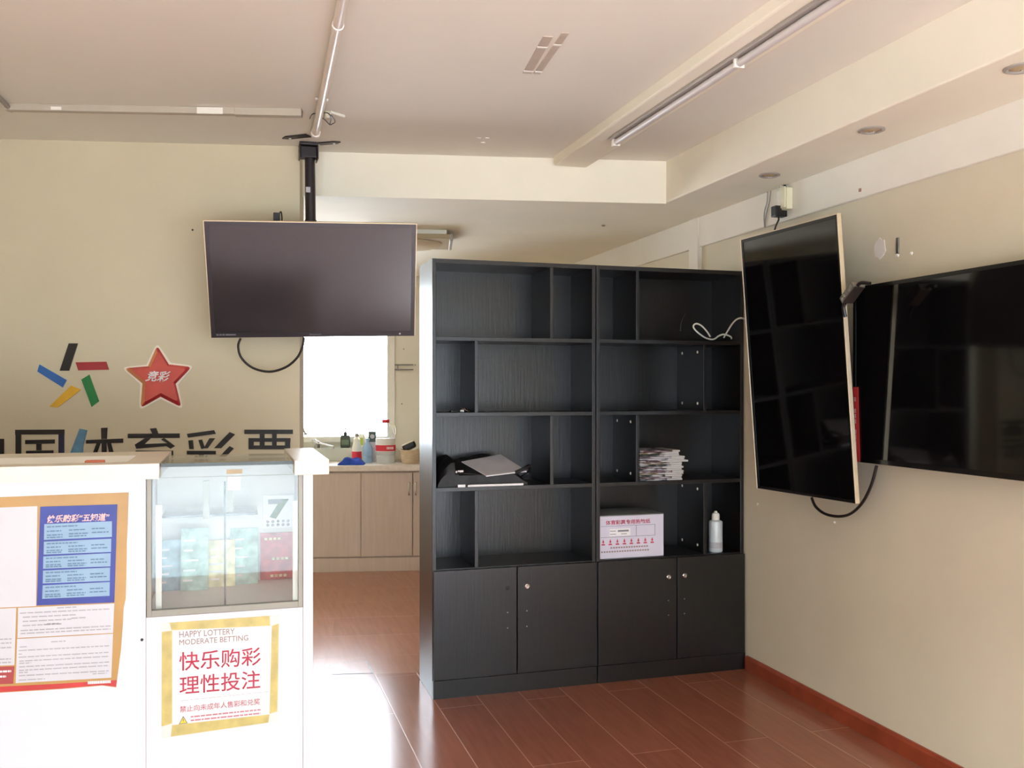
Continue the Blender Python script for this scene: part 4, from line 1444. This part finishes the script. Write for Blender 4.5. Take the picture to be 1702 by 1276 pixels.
# red label sauce/cleaner bottle
t = kthing('spray_bottle', 'white bottle with a red label next to the blue cloth', 'bottle', 593, 763, d=.30)
MB().lathe([(.036, 0), (.038, .006), (.038, .12), (.030, .145), (.026, .17), (.026, .185), (.012, .20), (.012, .212)], n=24).build('body', M['cream'], t, smooth=True)
part(MB().lathe([(.0387, .012), (.0387, .085), (.036, .094)], n=24).build('label', M['label_red'], t, smooth=True), 'red wraparound label')
MB().lathe([(.016, .206), (.016, .222), (.01, .228), (.006, .232)], n=14).build('cap', M['frame'], t, smooth=True)
# yellow-green carton behind
t = kthing('detergent_bottle', 'pale green bottle with lime label behind the clear blue bottle', 'bottle', 600, 745, LZ + .0005, KD - .08)
MB().box(-.03, .03, -.018, .018, 0, .11).build('body', M['cream'], t, bevel=.01, seg=3)
part(MB().box(-.018, .018, -.0195, -.0185, .02, .08).build('label', M['green'], t), 'lime green label')
# blue clear bottle
t = kthing('water_bottle', 'clear pale blue plastic bottle behind the blue cloth', 'bottle', 611, 768, d=.24)
MB().lathe([(.034, 0), (.038, .008), (.038, .05), (.035, .055), (.038, .06), (.038, .12), (.022, .155), (.013, .168), (.013, .18)], n=24).build('body', M['clearblue'], t, smooth=True)
MB().lathe([(.016, .178), (.016, .194), (.006, .195)], n=16).build('cap', M['sky_blue'], t, smooth=True)
# grey box with dark top
t = kthing('toothpaste_box', 'tall grey carton with a dark top between bottle and water jug', 'carton', 619, 768, d=.34)
MB().box(-.03, .03, -.022, .022, 0, .16).build('body', M['paper_grey'], t, bevel=.002)
part(MB().box(-.03, .03, -.022, .022, .1605, .245).build('top', M['soap'], t, bevel=.002), 'dark green upper part')
part(MB().lathe([(.018, 0), (.017, .001)], (0, -.0221, .205), 16, X=Matrix.Rotation(R(90), 4, 'X')).build('emblem', M['paper_grey'], t), 'pale round emblem')
# big water jug
t = kthing('water_jug', 'large clear water jug with red label and red cap', 'water jug', 641, 771, d=.20)
pf = [(.072, 0), (.078, .012), (.078, .06), (.074, .066), (.078, .072), (.078, .20), (.074, .225), (.055, .265), (.032, .295), (.026, .31), (.026, .325)]
MB().lathe(pf, n=28).build('body', M['clear'], t, smooth=True)
part(MB().lathe([(.0787, .095), (.0787, .225 - .03)], n=28).build('label', M['paper'], t, smooth=True), 'white label')
part(MB().lathe([(.0793, .098), (.0793, .145)], n=28).build('label', M['label_red'], t, smooth=True), 'red label band')
lt = MB()
for k in range(5):
    lt.box(.012 + k * .011, .020 + k * .011, -.0805, -.075, .113, .133)
lt.build('lettering', M['title'], t)
part(MB().lathe([(.030, .318), (.030, .342), (.026, .345), (.01, .346)], n=20).build('cap', M['label_red'], t, smooth=True), 'red screw cap')
MB().tube(spline([(.02, -.02, .315), (.07, -.03, .30), (.085, -.03, .25), (.078, -.02, .225)]), .006, 8).build('handle', M['cream'], t, smooth=True)
# cloth
vs, fs = [], []
nx, ny = 22, 14
for j in range(ny + 1):
    for i in range(nx + 1):
        u, v = i / nx, j / ny
        e = min(1, 5 * min(u, 1 - u, v, 1 - v))
        vs.append((-.10 + .20 * u + .012 * mnoise.noise(Vector((v * 3, 1, 2))), -.06 + .13 * v + .012 * mnoise.noise(Vector((u * 3, 5, 2))),
                   .006 + e * (.028 + .02 * v + .014 * mnoise.noise(Vector((u * 4, v * 5, 1))) + .006 * math.sin(u * 14 + v * 6))))
for j in range(ny):
    for i in range(nx):
        a = j * (nx + 1) + i
        fs.append((a, a + 1, a + nx + 2, a + nx + 1))
nb = len(vs)
rim = [i for i in range(nx + 1)] + [j * (nx + 1) + nx for j in range(1, ny + 1)] + [ny * (nx + 1) + i for i in range(nx - 1, -1, -1)] + [j * (nx + 1) for j in range(ny - 1, 0, -1)]
for r_ in rim:
    vs.append((vs[r_][0], vs[r_][1], 0))
for k in range(len(rim)):
    k2 = (k + 1) % len(rim)
    fs.append((rim[k], rim[k2], nb + k2, nb + k))
fs.append([nb + k for k in range(len(rim))])
o = MB().add(vs, fs).build('cleaning_cloth', M['cloth'], smooth=True)
q = kpix(584, 772, .07)
o.matrix_world = KX @ Matrix.Translation((q.x, .07, zT))
tag(o, 'crumpled blue cleaning cloth on the kitchen worktop edge', 'cloth')
# basket
t = kthing('basket', 'small beige basket on the worktop beside the black bookcase', 'basket', 683, 772, d=.17)
rp = []
for k in range(9):
    z = .012 * k
    rp.append((.068 + .02 * (k / 8) + (.0015 if k % 2 else 0), z))
pr_ = [(.02, .004)] + rp + [(.092, .10), (.092, .108), (.084, .108), (.076, .03), (.02, .02)]
MB().lathe(pr_, n=30).build('wall', M['basket'], t, smooth=True)
t2 = kthing('hair_brush', 'dark oval brush resting in the beige basket', 'brush', 683, 744, d=.17)
q = kpix(681, 741, .17)
t2.matrix_world = KX @ Matrix.Translation((q.x, .17, q.z)) @ Matrix.Rotation(R(-24), 4, 'Y')
MB().box(-.058, .05, -.02, .02, -.028, .028).build('head', M['black_plastic'], t2, bevel=.018, seg=4)
part(MB().box(-.055, .045, -.021, .021, .022, .032).build('rim', M['cream'], t2, bevel=.006), 'pale rim')
MB().box(-.06, .06, -.03, .03, -.045, -.032).build('handle', M['plastic_white'], t2, bevel=.006)
o = MB().box(-.03, .03, -.01, .01, 0, .006).build('sponge_strip', M['ink_brown'])
q = kpix(663, 765, .28)
o.matrix_world = KX @ Matrix.Translation((q.x, .30, zT))
tag(o, 'flat brown strip lying between water jug and basket', 'strip')
# towel rail
a, b, c_ = kpix(656, 606, KD - .02), kpix(690, 606, KD - .02), kpix(690, 614, KD - .02)
t = thing('wall_rack', 'small rack of two dark rails on the wall right of the window', 'rack', X=KX)
for z in (a.z, c_.z):
    MB().tube([(a.x, KD - .02, z), (b.x - .015, KD - .02, z)], .0055, 8).build('rail', M['steel'], t, smooth=True)
MB().box(a.x + .02, a.x + .03, KD - .02, KD, c_.z - .005, a.z + .005).build('bracket', M['frame'], t)
MB().lathe([(.006, 0), (.005, .008), (.001, .009)], (b.x, KD, a.z), 10, X=Matrix.Rotation(R(90), 4, 'X')).build('screw', M['steel'], t, smooth=True)
for (x, y), lab in (((671, 580), 'tiny screw in the kitchen wall above the rack'), ((668, 671), 'tiny screw in the kitchen wall below the rack')):
    q = kpix(x, y, KD)
    o = MB().lathe([(.006, 0), (.005, .004), (.001, .005)], (q.x, KD, q.z), 10, X=Matrix.Rotation(R(90), 4, 'X')).build('wall_screw', M['steel'], smooth=True)
    o.matrix_world = KX
    tag(o, lab, 'screw', 'screws in the kitchen wall')

q0 = [onZ(x, y, -.0005) for x, y in ((547, 1104), (611, 1098.5), (621, 1119), (551, 1121))]
cq = sum(q0, Vector()) / 4
o = MB().prism([cq + (p_ - cq) * 1.0 for p_ in q0], (0, 0, .0008)).build('floor_gap', M['bezel_black'])
tag(o, 'loose rectangular offcut of floor board with dark gaps at the kitchen edge', 'floor offcut')
MB().prism([cq + (p_ - cq) * .95 + Vector((0, 0, .0006)) for p_ in q0], (0, 0, .0010)).build('board', M['floor2'], o)
# ceiling lamp of the kitchen
c_ = onZ(690, 400, 2.30)
t = thing('ceiling_lamp', 'square tan framed kitchen ceiling lamp half hidden by the hanging television', 'ceiling lamp', (c_.x - .02, c_.y + .06, 2.345), ROT_KIT)
MB().box(-.22, .22, -.20, .20, -.028, -.0005).build('base_plate', M['plastic_white'], t, bevel=.003)
MB().box(-.24, .24, -.22, .22, -.055, -.029).build('frame', M['lamp_frame'], t, bevel=.004)
dm = MB().lathe([(.19, -.0555), (.185, -.066), (.15, -.078), (.08, -.085), (.005, -.087)], n=40)
part(dm.build('cover', M['lamp_glass'], t, smooth=True), 'frosted round cover')
MB().box(.238, .256, -.19, .19, -.062, -.02).build('clip', M['tube_metal'], t, bevel=.003)
# spot in the kitchen ceiling
p_ = onZ(1003, 374, 2.345)
o = MB().lathe([(.012, 0), (.010, -.006), (.002, -.008)], p_, 12).build('ceiling_hook', M['rust'], smooth=True)
tag(o, 'small dark screw hook in the kitchen ceiling', 'hook')
